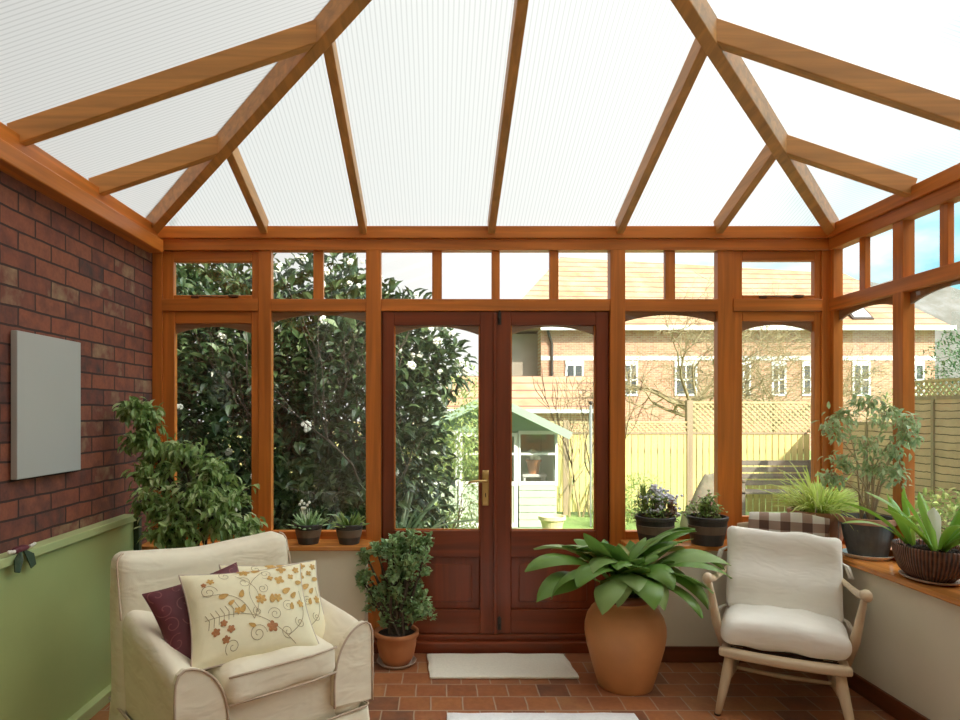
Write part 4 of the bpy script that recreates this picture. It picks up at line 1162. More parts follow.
m = MB(); rr = random.Random(44)
for k in range(170):
    a = rr.uniform(0, 6.28); r = rr.uniform(0, .10); z = .15 + rr.random() * .13
    if r * math.cos(a) > .07: continue
    m.leaf((r * math.cos(a), r * math.sin(a), z), (math.cos(a), math.sin(a), rr.uniform(-.2, .9)), (0, 0, 1), .055, .026)
m.build('foliage', 'leaf_small', e)

# small pots on the back sill, left of the doors
def succulent(label, x, seed, mat, n, L_, flowers=False):
    e = thing('sill_succulent', label, 'potted plant', (x, 3.735, ZSILL), 0, 'small pots on the left sill')
    pot_parts(e, 0.058, 0.082, 0.115, 'pot_dark', 0.006, 0.022, band=(0.42, 0.92, 'pot_band'))
    m = MB(); rr = random.Random(seed)
    for k in range(n):
        a = rr.uniform(0, 6.28); r = rr.uniform(0, .045); el = rr.uniform(.3, 1.5)
        m.blade((r * math.cos(a), r * math.sin(a), .09), a, L_ * rr.uniform(.6, 1.1), .014, el, el - .5, 5, taper=0, seed=k, fold=.4)
    m.build('foliage', mat, e)
    if flowers:
        m = MB()
        for k in range(9):
            x_, y_ = rr.uniform(-.06, .0), rr.uniform(-.03, .03); m.ball((x_, y_, .20 + rr.uniform(0, .05)), .009, 5)
            m.tube([(x_ * .5, y_ * .5, .1), (x_, y_, .2)], .0015, 4)
        m.build('flower', 'petal_white', e)
succulent('small banded pot of blue-green leaves with white flowers, nearest the fig', -0.762, 5, 'leaf_jade', 80, 0.105, True)
succulent('small banded pot of spiky yellow-green succulent beside the door post', -0.522, 6, 'leaf_small', 70, 0.10)

def sill_flower(label, x, seed, kind):
    e = thing('flowering_pot_plant', label, 'potted plant', (x, 3.715, ZSILL), 0, 'banded pots on the right back sill')
    pot_parts(e, 0.086, 0.116, 0.165, 'pot_dark', 0.006, 0.022, band=(0.45, 0.80, 'pot_band'))
    rr = random.Random(seed); m = MB(); f = MB(); s = MB(); red = MB()
    for k in range(60 if kind == 'a' else 38):
        a = rr.uniform(0, 6.28); R = rr.uniform(0, .12 if kind == 'a' else .10); h = .15 + rr.uniform(.05, .17 if kind == 'a' else .13)
        p = Vector((R * math.cos(a), R * math.sin(a) * .7, h - R * .5))
        s.tube([(p.x * .3, p.y * .3, .14), (p.x * .8, p.y * .8, h * .75), tuple(p)], .002, 4, caps=False)
        tgt = red if (p.x > .05 and kind == 'a' and rr.random() < .7) else m
        for j in range(7):
            tgt.leaf(p + Vector((rr.gauss(0, .018), rr.gauss(0, .018), rr.gauss(-.01, .02))), (rr.gauss(0, 1), rr.gauss(0, 1), rr.gauss(.2, .5)), (0, 0, 1), .032, .018)
        if kind == 'a' and rr.random() < .75:
            for j in range(5): f.ball(p + Vector((rr.gauss(.012, .014), rr.gauss(0, .014), .03 + rr.gauss(0, .012))), .009, 4)
        if kind == 'b' and rr.random() < .35:
            for j in range(2): f.ball(p + Vector((rr.gauss(0, .012), rr.gauss(0, .012), .02 + rr.gauss(0, .008))), .006, 4)
    if kind == 'a':
        for k in range(6):
            m.blade((-0.04, 0, .16), rr.uniform(2, 4), .2, .014, 1.2, 1.5, 6, taper=0, seed=k)
        red.build('red_foliage', 'leaf_red', e)
    s.build('stems', 'bark', e); m.build('foliage', 'leaf_small', e); f.build('blossom', 'petal_lilac' if kind == 'a' else 'petal_pink', e)
sill_flower('banded dark pot of bushy plant with pale lilac flowers', 1.27, 8, 'a')
sill_flower('banded dark pot of sparse twiggy plant, beside the window mullion', 1.575, 9, 'b')

# jade plant on the floor by the door
e = thing('jade_plant', 'fleshy-leaved jade plant in a terracotta pot beside the door', 'potted plant', (-0.238, 3.655, 0))
saucer(e, 0.115, 'saucer_clay', 0.02)
MB().lathe([(0.075, 0.008), (0.10, 0.05), (0.112, 0.11), (0.115, 0.16), (0.118, 0.162), (0.128, 0.165), (0.129, 0.188), (0.125, 0.192), (0.110, 0.190), (0.108, 0.17), (0.0005, 0.165)], 36).build('pot', 'terracotta', e, smooth=True)
MB().lathe([(0.0005, 0.176), (0.06, 0.178), (0.108, 0.172)], 24).build('soil', 'soil', e)
rr = random.Random(13); st = MB(); lf = MB(); tips = []
ends = []
for k in range(95):
    a = rr.uniform(0, 6.28); R = rr.uniform(.02, .23); z = rr.uniform(.24, .75)
    R *= 0.55 + 0.45 * math.sin(min(1, (z - .2) / .45) * PI * .62)
    x, y_ = R * math.cos(a) + .015, R * math.sin(a) * .75
    if y_ > -.01: y_ = -.01
    ends.append((x, y_, z))
for (x, y_, z) in ends:
    b = Vector((rr.gauss(0, .02), rr.gauss(0, .02), .17)); q = Vector((x, y_, z))
    st.tube([b, b.lerp(q, .4) * 1.0 + Vector((0, 0, .03)), b.lerp(q, .75) + Vector((0, 0, .015)), q], [.011, .008, .006, .004], 6, caps=False)
    for j in range(30):
        t = rr.uniform(-.055, .015); aa = rr.uniform(0, 6.28); el = rr.uniform(-.2, 1.2)
        p = q + Vector((0, 0, t)) + Vector((rr.gauss(0, .012), rr.gauss(0, .012), 0))
        d = Vector((math.cos(aa) * math.cos(el), math.sin(aa) * math.cos(el), math.sin(el)))
        lf.leaf(p, d, (0, 0, 1), .042, .024, .1, .3)
st.build('stems', 'bark_dark', e, smooth=True); lf.build('foliage', 'leaf_jade', e)

# aspidistra in the big clay urn
e = thing('urn', 'large round-shouldered terracotta urn standing on the tiles right of the doormat', 'urn', (0.992, 3.37, 0))
prof = [(0.140, 0), (0.143, 0.012), (0.158, 0.06), (0.180, 0.14), (0.200, 0.215), (0.2095, 0.275), (0.2085, 0.32), (0.197, 0.365), (0.178, 0.395), (0.1765, 0.399), (0.158, 0.418), (0.1565, 0.421), (0.134, 0.437),
        (0.130, 0.45), (0.131, 0.462), (0.145, 0.468), (0.150, 0.478), (0.149, 0.490), (0.142, 0.494), (0.122, 0.490), (0.118, 0.46), (0.0005, 0.455)]
MB().lathe(prof, 56).build('vessel', 'urn_clay', e, smooth=True)
MB().lathe([(0.1300, 0.452), (0.151, 0.466), (0.1525, 0.480), (0.150, 0.494), (0.143, 0.4975), (0.122, 0.4945)], 56, caps=False).build('rim', 'skirting_x', e, smooth=True)
MB().lathe([(0.0005, 0.475), (0.07, 0.473), (0.119, 0.463)], 24).build('soil', 'soil', e)
e = thing('aspidistra', 'broad-leaved aspidistra spilling out of the big terracotta urn', 'plant', (0.992, 3.37, 0.485))
# (azimuth deg, length, width, start elevation, end elevation, material)
AS = [(180, .50, .085, 1.0, -.55, 0), (172, .46, .10, 1.15, -.25, 2), (188, .44, .10, .8, -1.1, 0), (200, .45, .12, .85, -1.3, 0), (165, .42, .10, 1.3, .1, 1), (215, .40, .11, 1.0, -1.2, 0), (150, .34, .09, 1.4, .5, 0),
      (235, .36, .11, 1.1, -1.45, 2), (252, .34, .11, 1.15, -1.5, 2), (222, .40, .09, 1.25, -.5, 2), (265, .30, .10, 1.35, -1.1, 2), (280, .34, .11, 1.1, -1.4, 0), (292, .33, .10, 1.2, -1.0, 2), (248, .30, .09, 1.45, -.2, 0),
      (305, .36, .10, 1.15, -.9, 0), (318, .42, .10, .95, -1.0, 0), (330, .44, .09, .9, -1.2, 0), (342, .48, .085, 1.0, -.8, 0), (352, .50, .09, 1.1, -.4, 2), (0, .52, .08, .95, -.6, 0), (8, .50, .08, 1.15, .0, 0), (15, .46, .07, 1.25, .35, 0),
      (30, .36, .08, 1.35, .6, 0), (60, .28, .09, 1.45, .9, 0), (95, .27, .08, 1.5, 1.1, 1), (120, .28, .09, 1.4, .8, 0), (140, .32, .09, 1.3, .5, 0), (275, .26, .07, 1.5, .9, 0), (300, .30, .08, 1.45, .6, 0),
      (325, .34, .08, 1.4, .4, 2), (345, .38, .08, 1.35, .3, 0), (195, .36, .09, 1.35, .2, 2), (210, .32, .09, 1.4, .3, 0), (240, .28, .08, 1.5, .7, 0), (20, .40, .06, .8, -.9, 1), (288, .26, .05, .9, -1.45, 1), (205, .30, .06, 1.2, -.1, 1),
      (335, .46, .08, 1.2, -.15, 0), (358, .40, .07, 1.3, .1, 2), (183, .38, .08, 1.3, -.1, 0), (312, .40, .07, .75, -1.45, 0)]
rx_ = random.Random(99)
for _k in range(24):
    AS.append((rx_.uniform(0, 360), rx_.uniform(.22, .40), rx_.uniform(.06, .10), rx_.uniform(1.0, 1.5), rx_.uniform(-1.0, .9), rx_.choice([0, 0, 2, 1])))
mats_ = ['leaf_aspidistra', 'leaf_aspidistra_old', 'leaf_aspidistra_light']
for i, (az, L_, w, e0, e1, mi) in enumerate(AS):
    rr = random.Random(i); a = R_(az + rr.uniform(-7, 7))
    if 15 < az < 165: L_ *= 0.85
    MB().blade((0.05 * math.cos(a) * rr.random(), 0.05 * math.sin(a) * rr.random(), 0.0), a, L_ * 1.2, w * 1.5, e0 + (rr.random() - .25) * .5, e1 + (rr.random() - .85) * .9, 16, fold=0.14, taper=0.36, wave=0.05, seed=i).build('leaf', mats_[mi], e, smooth=True)
# ================================================================ LEFT WALL FITTINGS
e = thing('heater_panel', 'plain pale grey rectangular panel mounted flat on the brick wall', 'wall panel', (XL, 2.79, 1.472))
MB().box(0.008, 0.036, -0.228, 0.228, -0.302, 0.302).build('face', 'grey_panel', e, bevel=0.003)
MB().box(0.0, 0.008, -0.15, 0.15, -0.2, 0.2).build('bracket', 'dark_iron', e)

# green boxed-in boarding along the brick wall
e = thing('green_boarding', 'green painted low cupboard boarding along the brick wall', 'boarding', (XL, 0, 0))
Y1 = 3.50
MB().box(0.002, 0.075, YR + 0.01, Y1, 0.846, 0.884).build('ledge', 'green_paint_light', e, bevel=0.004)
MB().box(0.002, 0.055, YR + 0.01, Y1, 0.001, 0.846).build('board', 'green_paint', e)
MB().box(0.055, 0.10, YR + 0.01, Y1, 0.001, 0.055).build('skirting', 'green_paint_light', e, bevel=0.004)
MB().box(0.002, 0.085, Y1, Y1 + 0.035, 0.001, 0.862).build('end_post', 'green_paint_dark', e, bevel=0.003)

# little moth-like ornament sitting on the ledge
e = thing('moth_ornament', 'small dark moth-shaped ornament with white beads on the green ledge', 'ornament', (XL + 0.068, 2.53, 0.886))
MB().rbox((0, 0, 0.012), (0.03, 0.085, 0.024), 0.011, 6, lambda q: q + mnoise.noise_vector(q * 60) * 0.004).build('body', 'maroon', e, smooth=True)
for s_ in (-1, 1):
    MB().add([(0.004, s_ * 0.005, 0.012), (0.014, s_ * 0.06, -0.02), (0.020, s_ * 0.065, -0.065), (0.020, s_ * 0.035, -0.075), (0.018, s_ * 0.012, -0.03),
              (0.008, s_ * 0.005, 0.014), (0.018, s_ * 0.06, -0.018), (0.024, s_ * 0.065, -0.063), (0.024, s_ * 0.035, -0.073), (0.022, s_ * 0.012, -0.028)],
             [(0, 1, 2, 3, 4), (9, 8, 7, 6, 5), (0, 5, 6, 1), (1, 6, 7, 2), (2, 7, 8, 3), (3, 8, 9, 4), (4, 9, 5, 0)]).build('wing', 'green_paint_dark', e)
m = MB()
for k in range(3):
    m.ball((0.01, -0.052 - k * 0.014, 0.012 + 0.002 * k), 0.008, 5)
    m.ball((0.01, 0.052 + k * 0.012, 0.014 + 0.002 * k), 0.007, 5)
m.build('bead', 'saucer_white', e)

# ================================================================ FLOOR MATS
def mat_rug(name, label, x0, x1, y0, y1, mat, skew=0.0, h=0.016):
    e = thing(name, label, 'mat', ((x0 + x1) / 2, (y0 + y1) / 2, 0))
    w, d = (x1 - x0), (y1 - y0)
    def fn(q):
        q = q.copy(); q.x += skew * (-q.y / d); q.x += 0.006 * mnoise.noise((q.y * 12, 0, 0)) * (abs(q.x) > w * .45); q.y += 0.006 * mnoise.noise((q.x * 9, 1, 0)) * (abs(q.y) > d * .45)
        q.z += 0.003 * mnoise.noise((q.x * 8, q.y * 8, 0)) * (q.z > 0.01); return q
    m = MB().rbox((0, 0, h / 2 + 0.001), (w, d, h), 0.007, 24, fn)
    m.build('pile', mat, e, smooth=True)
    return e
mat_rug('doormat', 'small cream doormat in front of the double doors', -0.055, 0.755, 3.43, 3.765, 'rug_cream', 0.02)
mat_rug('rug', 'white rug on the tiles nearer the camera than the doormat', 0.04, 0.935, 1.5, 3.02, 'rug_white', 0.0)

# ================================================================ ARMCHAIR
def wrinkle(q, a=0.006, f=7):
    v = mnoise.noise_vector(Vector((q.x * f, q.y * f, q.z * f * 0.6)))
    return q + v * a
arm = thing('armchair', 'cream slipcovered armchair with piped edges in front of the brick wall', 'armchair', (-0.775, 2.55, 0), R_(42))
# base
def f_base(q):
    q = wrinkle(q, 0.005, 6); return q
MB().rbox((0, 0.075, 0.29), (0.70, 0.74, 0.30), 0.03, 12, f_base).build('base', 'white_cloth', arm, smooth=True)
# skirt: flared pleated valance
def skirt():
    n = 160; m = MB(); vs = []; fs = []
    hx, y0, y1 = 0.378, -0.315, 0.455
    per = []
    L1, L2 = 2 * hx, y1 - y0
    tot = 2 * (L1 + L2)
    for i in range(n):
        s = tot * i / n
        if s < L1: p = (-hx + s, y0); nn = (0, -1)
        elif s < L1 + L2: p = (hx, y0 + s - L1); nn = (1, 0)
        elif s < 2 * L1 + L2: p = (hx - (s - L1 - L2), y1); nn = (0, 1)
        else: p = (-hx, y1 - (s - 2 * L1 - L2)); nn = (-1, 0)
        per.append((p, nn, s))
    rows = 7
    for j in range(rows):
        t = j / (rows - 1)
        for (p, nn, s) in per:
            amp = (0.004 + 0.016 * t)
            w_ = amp * (math.sin(s * 34 + 2 * math.sin(s * 9)) * .5 + .5) + 0.022 * t
            vs.append((p[0] + nn[0] * w_, p[1] + nn[1] * w_, 0.262 - t * 0.25))
    for j in range(rows - 1):
        for i in range(n):
            k = (i + 1) % n; fs.append((j * n + i, j * n + k, (j + 1) * n + k, (j + 1) * n + i))
    m.add(vs, fs)
    o = m.build('skirt', 'white_cloth', arm, smooth=True)
    sol = o.modifiers.new('solid', 'SOLIDIFY'); sol.thickness = 0.006
    pp = [(p[0] + nn[0] * 0.006, p[1] + nn[1] * 0.006, 0.262) for (p, nn, s) in per]; pp.append(pp[0])
    MB().tube(pp, 0.0045, 6).build('piping', 'piping', o, smooth=True)
skirt()
# back
def f_back(q):
    t = (q.z - 0.2) / 0.66
    q = q.copy()
    q.z += (0.035 * (abs(q.x) / 0.39) ** 2 - 0.012) * max(0, t)       # corners a little higher than the middle
    q.x *= 1.0 - 0.02 * t
    q.y += 0.07 * t - 0.02 * (abs(q.x) / 0.39) ** 3 * max(0, t)
    return wrinkle(q, 0.007, 5)
MB().rbox((0, 0.355, 0.52), (0.775, 0.17, 0.66), 0.055, 20, f_back).build('backrest', 'white_cloth', arm, smooth=True)
# arms with rounded roll tops
for s_ in (-1, 1):
    def f_arm(q, s_=s_):
        q = q.copy()
        t = (q.y + 0.31) / 0.62          # 0 front .. 1 back
        zz = (q.z - 0.25) / 0.36
        q.z += 0.085 * (max(0, t) ** 1.1) * max(0, zz)
        if t < 0.12: q.z -= 0.02 * max(0, zz) * (1 - max(0, t) / 0.12)
        xi = max(0.0, min(1.0, (0.385 - abs(q.x)) / 0.17))      # 0 outer edge .. 1 seat side
        q.z -= 0.13 * xi ** 2 * max(0, zz) * (1 - 0.6 * max(0, t))
        q.x += s_ * 0.018 * max(0, zz)
        return wrinkle(q, 0.006, 8)
    a = MB().rbox((s_ * 0.292, -0.01, 0.415), (0.165, 0.60, 0.37), 0.055, 18, f_arm).build('armrest', 'white_cloth', arm, smooth=True)
    # front flap of the arm cover
    xo, xn, zb_ = 0.392, 0.212, 0.30
    prof_ = [(xo, 0.40), (xo, 0.52), (xo - 0.002, 0.56), (xo - 0.012, 0.588), (xo - 0.032, 0.602)]
    for i in range(1, 13):
        th = PI / 2 * i / 12
        prof_.append((xo - 0.032 - (xo - 0.032 - xn) * math.sin(th), zb_ + 0.07 + (0.602 - zb_ - 0.07) * math.cos(th) ** 0.9))
    prof_ = [(s_ * x, z) for x, z in prof_]
    poly = [(s_ * xn, zb_), (s_ * xo, zb_ - 0.02)] + prof_
    fl = MB().prism(poly, -0.325, -0.295).build('arm_cover', 'white_cloth', arm, bevel=0.006)
    pts = [(s_ * xo, -0.327, zb_ - 0.02)] + [(x, -0.327, z) for x, z in prof_] + [(s_ * xn, -0.327, zb_)]
    MB().tube(pts, 0.0042, 6).build('piping', 'piping', fl, smooth=True)
    # piping on the outer edge of the back
    pts = []
    for i in range(10):
        t = i / 9; pts.append((s_ * (0.383 - 0.004 * t), 0.285 + 0.07 * t, 0.62 + 0.20 * t))
    for i in range(1, 7):
        an = PI * i / 12; pts.append((s_ * (0.379 - 0.03 * (1 - math.cos(an))), 0.355 + 0.02 * i / 6, 0.82 + 0.045 * math.sin(an)))
    bp = MB().tube(pts, 0.0042, 6).build('piping', 'piping', arm, smooth=True)
# seat cushion
def f_seat(q):
    q = q.copy(); r = (q.x / 0.235) ** 2 + ((q.y + 0.03) / 0.3) ** 2
    if q.z > 0.5: q.z += 0.02 * max(0, 1 - r * .7)
    q.z += 0.004 * math.sin(q.x * 30) * (q.y < -0.2)
    return wrinkle(q, 0.006, 9)
sc_ = MB().rbox((0, -0.045, 0.492), (0.455, 0.60, 0.125), 0.042, 16, f_seat).build('seat_cushion', 'white_cloth', arm, smooth=True)
for zz in (0.445, 0.54):
    MB().tube([(-0.215, -0.338, zz), (-0.1, -0.347, zz + .002), (0.1, -0.347, zz - .002), (0.215, -0.338, zz)], 0.004, 6).build('piping', 'piping', sc_, smooth=True)
for (x, y_) in ((-0.3, -0.24), (0.3, -0.24), (-0.3, 0.38), (0.3, 0.38)):
    MB().lathe([(0.018, 0.0), (0.024, 0.15)], 12, x, y_).build('leg', 'skirting_x', arm)

# ---- loose cushions
class Pillow:
    def __init__(s, w, h, th, seed=0): s.w, s.h, s.t, s.seed = w, h, th, seed
    def S(s, u, v, side=1, off=0.0):
        px = 1 - 0.085 * (1 - v * v); py = 1 - 0.085 * (1 - u * u)
        x = s.w / 2 * u * px; z = s.h / 2 * v * py
        k = max(0, (1 - abs(u) ** 2.4)) * max(0, (1 - abs(v) ** 2.4))
        d = s.t / 2 * (k ** 0.55) + 0.004 * mnoise.noise((u * 3 + s.seed, v * 3, 0)) * k + 0.003
        return Vector((x, -side * (d + off), z))
    def mesh(s, n=26):
        m = MB()
        for side in (1, -1):
            vs = []; fs = []
            for j in range(n + 1):
                for i in range(n + 1):
                    vs.append(s.S(-1 + 2 * i / n, -1 + 2 * j / n, side))
            for j in range(n):
                for i in range(n):
                    a = j * (n + 1) + i; q = (a, a + 1, a + n + 2, a + n + 1); fs.append(q if side > 0 else q[::-1])
            m.add(vs, fs)
        return m
    def rim(s, r=0.004):
        pts = []
        for k in range(33): pts.append(s.S(-1 + k / 16, -1) * Vector((1, 0, 1)) if False else s.S(-1 + k / 16, -1))
        for k in range(1, 33): pts.append(s.S(1, -1 + k / 16))
        for k in range(1, 33): pts.append(s.S(1 - k / 16, 1))
        for k in range(1, 33): pts.append(s.S(-1, 1 - k / 16))
        return MB().tube([Vector((p.x, 0, p.z)) for p in pts], r, 6)
    def ribbon(s, m, pts, w):
        """pts in (x,z) metres on the face"""
        n = len(pts)
        L_, R2 = [], []
        for i, (x, z) in enumerate(pts):
            x0, z0 = pts[max(0, i - 1)]; x1, z1 = pts[min(n - 1, i + 1)]
            d = Vector((x1 - x0, z1 - z0)); d = d.normalized() if d.length > 1e-6 else Vector((1, 0))
            for lst, sg in ((L_, 1), (R2, -1)):
                a, b = x - d.y * w / 2 * sg, z + d.x * w / 2 * sg
                lst.append(s.S(max(-.98, min(.98, a / (s.w / 2) / .95)), max(-.98, min(.98, b / (s.h / 2) / .95)), 1, 0.0015))
        m.add(L_ + R2, [(i, i + 1, n + i + 1, n + i) for i in range(n - 1)])
    def blob(s, m, x, z, r, petals=5, rot=0.0, depth=0.35):
        k = petals * 6; vs = [s.S(max(-.97, min(.97, x / (s.w / 2) / .95)), max(-.97, min(.97, z / (s.h / 2) / .95)), 1, 0.003)]
        for i in range(k):
            a = 2 * PI * i / k + rot; rr_ = r * (1 - depth + depth * abs(math.cos(petals * (a - rot) / 2)))
            vs.append(s.S(max(-.98, min(.98, (x + rr_ * math.cos(a)) / (s.w / 2) / .95)), max(-.98, min(.98, (z + rr_ * math.sin(a)) / (s.h / 2) / .95)), 1, 0.002))
        m.add(vs, [(0, 1 + i, 1 + (i + 1) % k) for i in range(k)])
    def petal(s, m, x, z, l, w, rot):
        k = 12; vs = []
        for i in range(k):
            a = 2 * PI * i / k; p = (l / 2 * math.cos(a), w / 2 * math.sin(a) * (1 - .4 * math.cos(a)))
            q = (x + p[0] * math.cos(rot) - p[1] * math.sin(rot), z + p[0] * math.sin(rot) + p[1] * math.cos(rot))
            vs.append(s.S(max(-.98, min(.98, q[0] / (s.w / 2) / .95)), max(-.98, min(.98, q[1] / (s.h / 2) / .95)), 1, 0.0025))
        m.add(vs, [tuple(range(k))])

def spiral(x, z, r, a0, turns, sg=1, n=26):
    return [(x + r * (1 - i / n * .85) * math.cos(a0 + sg * turns * 2 * PI * i / n), z + r * (1 - i / n * .85) * math.sin(a0 + sg * turns * 2 * PI * i / n)) for i in range(n + 1)]
def arc(p0, p1, bulge, n=14):
    p0 = Vector(p0); p1 = Vector(p1); d = p1 - p0; nn = Vector((-d.y, d.x))
    return [tuple(p0 + d * (i / n) + nn * bulge * math.sin(PI * i / n)) for i in range(n + 1)]

def world_on_chair(lx, ly, lz):
    c, s_ = math.cos(R_(42)), math.sin(R_(42))
    return (-0.775 + lx * c - ly * s_, 2.55 + lx * s_ + ly * c, lz)

def embroidered(name, label, P_, loc, rz, rx, ry, seed, group):
    e = tag(empty(name, loc, rz, rx, ry), label, 'cushion', group)
    P_.mesh().build('cover', 'cushion_cream', e, smooth=True)
    P_.rim().build('piping', 'saucer_clay', e, smooth=True)
    w, h = P_.w / 2, P_.h / 2
    v = MB()
    R0 = P_.ribbon
    R0(v, arc((-w * .78, -h * .15), (w * .55, -h * .85), 0.16), .0022)
    R0(v, arc((-w * .75, h * .35), (-w * .05, -h * .3), 0.22), .0022)
    R0(v, arc((w * .05, -h * .2), (w * .25, h * .8), 0.25), .0020)
    R0(v, arc((w * .45, -h * .7), (w * .82, h * .25), -0.2), .0022)
    R0(v, arc((-w * .05, -h * .3), (-w * .2, h * .75), -0.25), .0020)
    for (x, z, r, a, t, sg) in ((-.66, .42, .10, 0, 1.6, 1), (-.10, .55, .09, 2, 1.4, -1), (.28, .72, .08, 4, 1.5, 1), (.18, .35, .07, 1, 1.5, -1), (-.02, -.6, .11, 0, 1.7, 1), (.30, -.25, .09, 3, 1.6, -1),
                                (.55, -.1, .08, 1, 1.5, 1), (.45, -.62, .08, 5, 1.5, -1), (.70, -.45, .07, 2, 1.5, 1), (-.40, -.75, .09, 4, 1.4, -1), (-.35, .78, .08, 1, 1.3, 1), (.02, -.15, .06, 2, 1.4, 1)):
        R0(v, spiral(x * w, z * h, r * w * 1.3, a, t, sg), .0020)
    for k in range(7):
        x = -.72 + k * .075; z = -.18 + .03 * k
        R0(v, [(x * w, z * h), ((x - .05) * w, (z + .13) * h)], .0022); R0(v, [(x * w, z * h), ((x - .02) * w, (z - .17) * h)], .0022)
    v.build('vine_embroidery', 'thread_brown', e)
    g_ = MB()
    for (x, z, r, p) in ((-.05, .92, .05, 6), (.12, .12, .048, 6), (.52, .55, .045, 4), (.60, .85, .045, 4), (-.62, .70, .03, 5), (-.30, -.08, .03, 5), (.88, .80, .035, 5), (.36, .62, .028, 4), (.75, .62, .03, 4), (.84, -.05, .035, 5), (.42, .10, .04, 5)):
        P_.blob(g_, x * w * .95, min(z, .9) * h * .95, r * .48, p, x * 5, .45)
    for (x, z, l, rot) in ((-.46, .28, .055, .2), (-.18, .28, .05, 1.2), (.30, .10, .055, 1.4), (.58, .25, .06, .5), (.70, .15, .05, .8), (-.2, -.05, .05, 1.1), (.62, -.10, .045, 1.3), (-.36, .12, .04, .6), (-.1, -.42, .04, 2.6), (.15, .85, .05, 0), (.85, .45, .05, .3)):
        P_.petal(g_, x * w, z * h, l * .7, l * .38, rot)
    g_.build('gold_embroidery', 'thread_gold', e)
    r_ = MB()
    for (x, z, r) in ((-.64, -.42, .032), (-.52, -.28, .028), (-.42, -.42, .03), (-.50, -.60, .03), (.22, -.50, .045), (-.70, .60, .02)):
        P_.blob(r_, x * w, z * h, r * .5, 5, x * 7, .35)
    r_.build('rust_embroidery', 'thread_rust', e)
    return e
tilt = R_(-42)
embroidered('embroidered_cushion', 'cream cushion embroidered with rust and gold flowers, frontmost on the armchair', Pillow(0.475, 0.375, 0.13, 1), world_on_chair(-0.045, -0.145, 0.680), R_(33), tilt, R_(2), 1, 'cushions on the armchair')
embroidered('embroidered_cushion', 'matching cream flowered cushion tucked behind the front one, toward the right arm', Pillow(0.42, 0.38, 0.11, 5), world_on_chair(0.12, -0.035, 0.655), R_(34), R_(-40), R_(5), 2, 'cushions on the armchair')
# maroon cushion
e = tag(empty('maroon_cushion', world_on_chair(-0.165, -0.03, 0.67), R_(40), R_(-42), R_(-10)), 'dark maroon cushion with scroll pattern behind the embroidered cushions', 'cushion', 'cushions on the armchair')
P_ = Pillow(0.37, 0.34, 0.10, 9)
P_.mesh().build('cover', 'maroon', e, smooth=True)
v = MB()
for j in range(5):
    for i in range(5):
        P_.ribbon(v, spiral((-.75 + i * .38) * .19, (-.75 + j * .37) * .18, .032, i + j, 1.1, 1 if (i + j) % 2 else -1, 18), .004)
v.build('scroll_pattern', 'maroon_thread', e)

# ================================================================ WOODEN ARMCHAIR
CW = thing('wooden_armchair', 'low pale wooden open armchair with turned legs by the right wall', 'chair', (1.717, 3.165, 0), R_(-28))
def tk(pts, rs, name='leg', n=12, par=CW, mat='pale_wood'):
    return MB().tube(pts, rs, n).build(name, mat, par, smooth=True)
# legs: front left/right, back left/right (splayed, tapered)
for s_ in (-1, 1):
    tk([(s_ * 0.275, -0.30, 0.0), (s_ * 0.255, -0.275, 0.10), (s_ * 0.235, -0.245, 0.20), (s_ * 0.225, -0.225, 0.285)], [0.013, 0.020, 0.025, 0.020])
    MB().lathe([(0.014, 0), (0.015, 0.008)], 12, s_ * 0.275, -0.30).build('foot', 'dark_iron', CW)
    tk([(s_ * 0.235, 0.325, 0.0), (s_ * 0.22, 0.29, 0.10), (s_ * 0.205, 0.25, 0.18), (s_ * 0.20, 0.23, 0.235)], [0.013, 0.019, 0.022, 0.018])
# stretchers
MB().tube([(-0.25, -0.27, 0.13), (-0.22, 0.0, 0.125), (-0.222, 0.30, 0.12)], [0.009, 0.014, 0.009], 10).build('stretcher', 'pale_wood', CW, smooth=True)
MB().tube([(0.25, -0.27, 0.13), (0.22, 0.0, 0.125), (0.222, 0.30, 0.12)], [0.009, 0.014, 0.009], 10).build('stretcher', 'pale_wood', CW, smooth=True)
MB().tube([(-0.225, 0.02, 0.126), (0.0, 0.0, 0.126), (0.225, 0.02, 0.126)], [0.008, 0.012, 0.008], 10).build('stretcher', 'pale_wood_x', CW, smooth=True)
# seat frame: front rail curved, sloping back
def f_rail(q):
    q = q.copy(); q.y += -0.022 * (1 - (q.x / 0.26) ** 2); return q
MB().rbox((0, -0.255, 0.292), (0.545, 0.055, 0.045), 0.018, 12, f_rail).build('seat_rail', 'pale_wood_x', CW, smooth=True)
MB().rbox((0, 0.235, 0.240), (0.48, 0.04, 0.04), 0.014, 8).build('seat_rail', 'pale_wood_x', CW, smooth=True)
for s_ in (-1, 1):
    MB().rbox((s_ * 0.245, -0.01, 0.268), (0.04, 0.50, 0.04), 0.014, 8, lambda q: Vector((q.x, q.y, q.z - 0.10 * q.y))).build('seat_rail', 'pale_wood_x', CW, smooth=True)
m = MB()
for i in range(7): m.obox((0, -0.18 + i * 0.065, 0.275 - 0.10 * (-0.18 + i * 0.065)), (0.235, 0, 0), (0, 0.012, 0), (0, 0, 0.002))
m.build('webbing', 'dark_iron', CW)
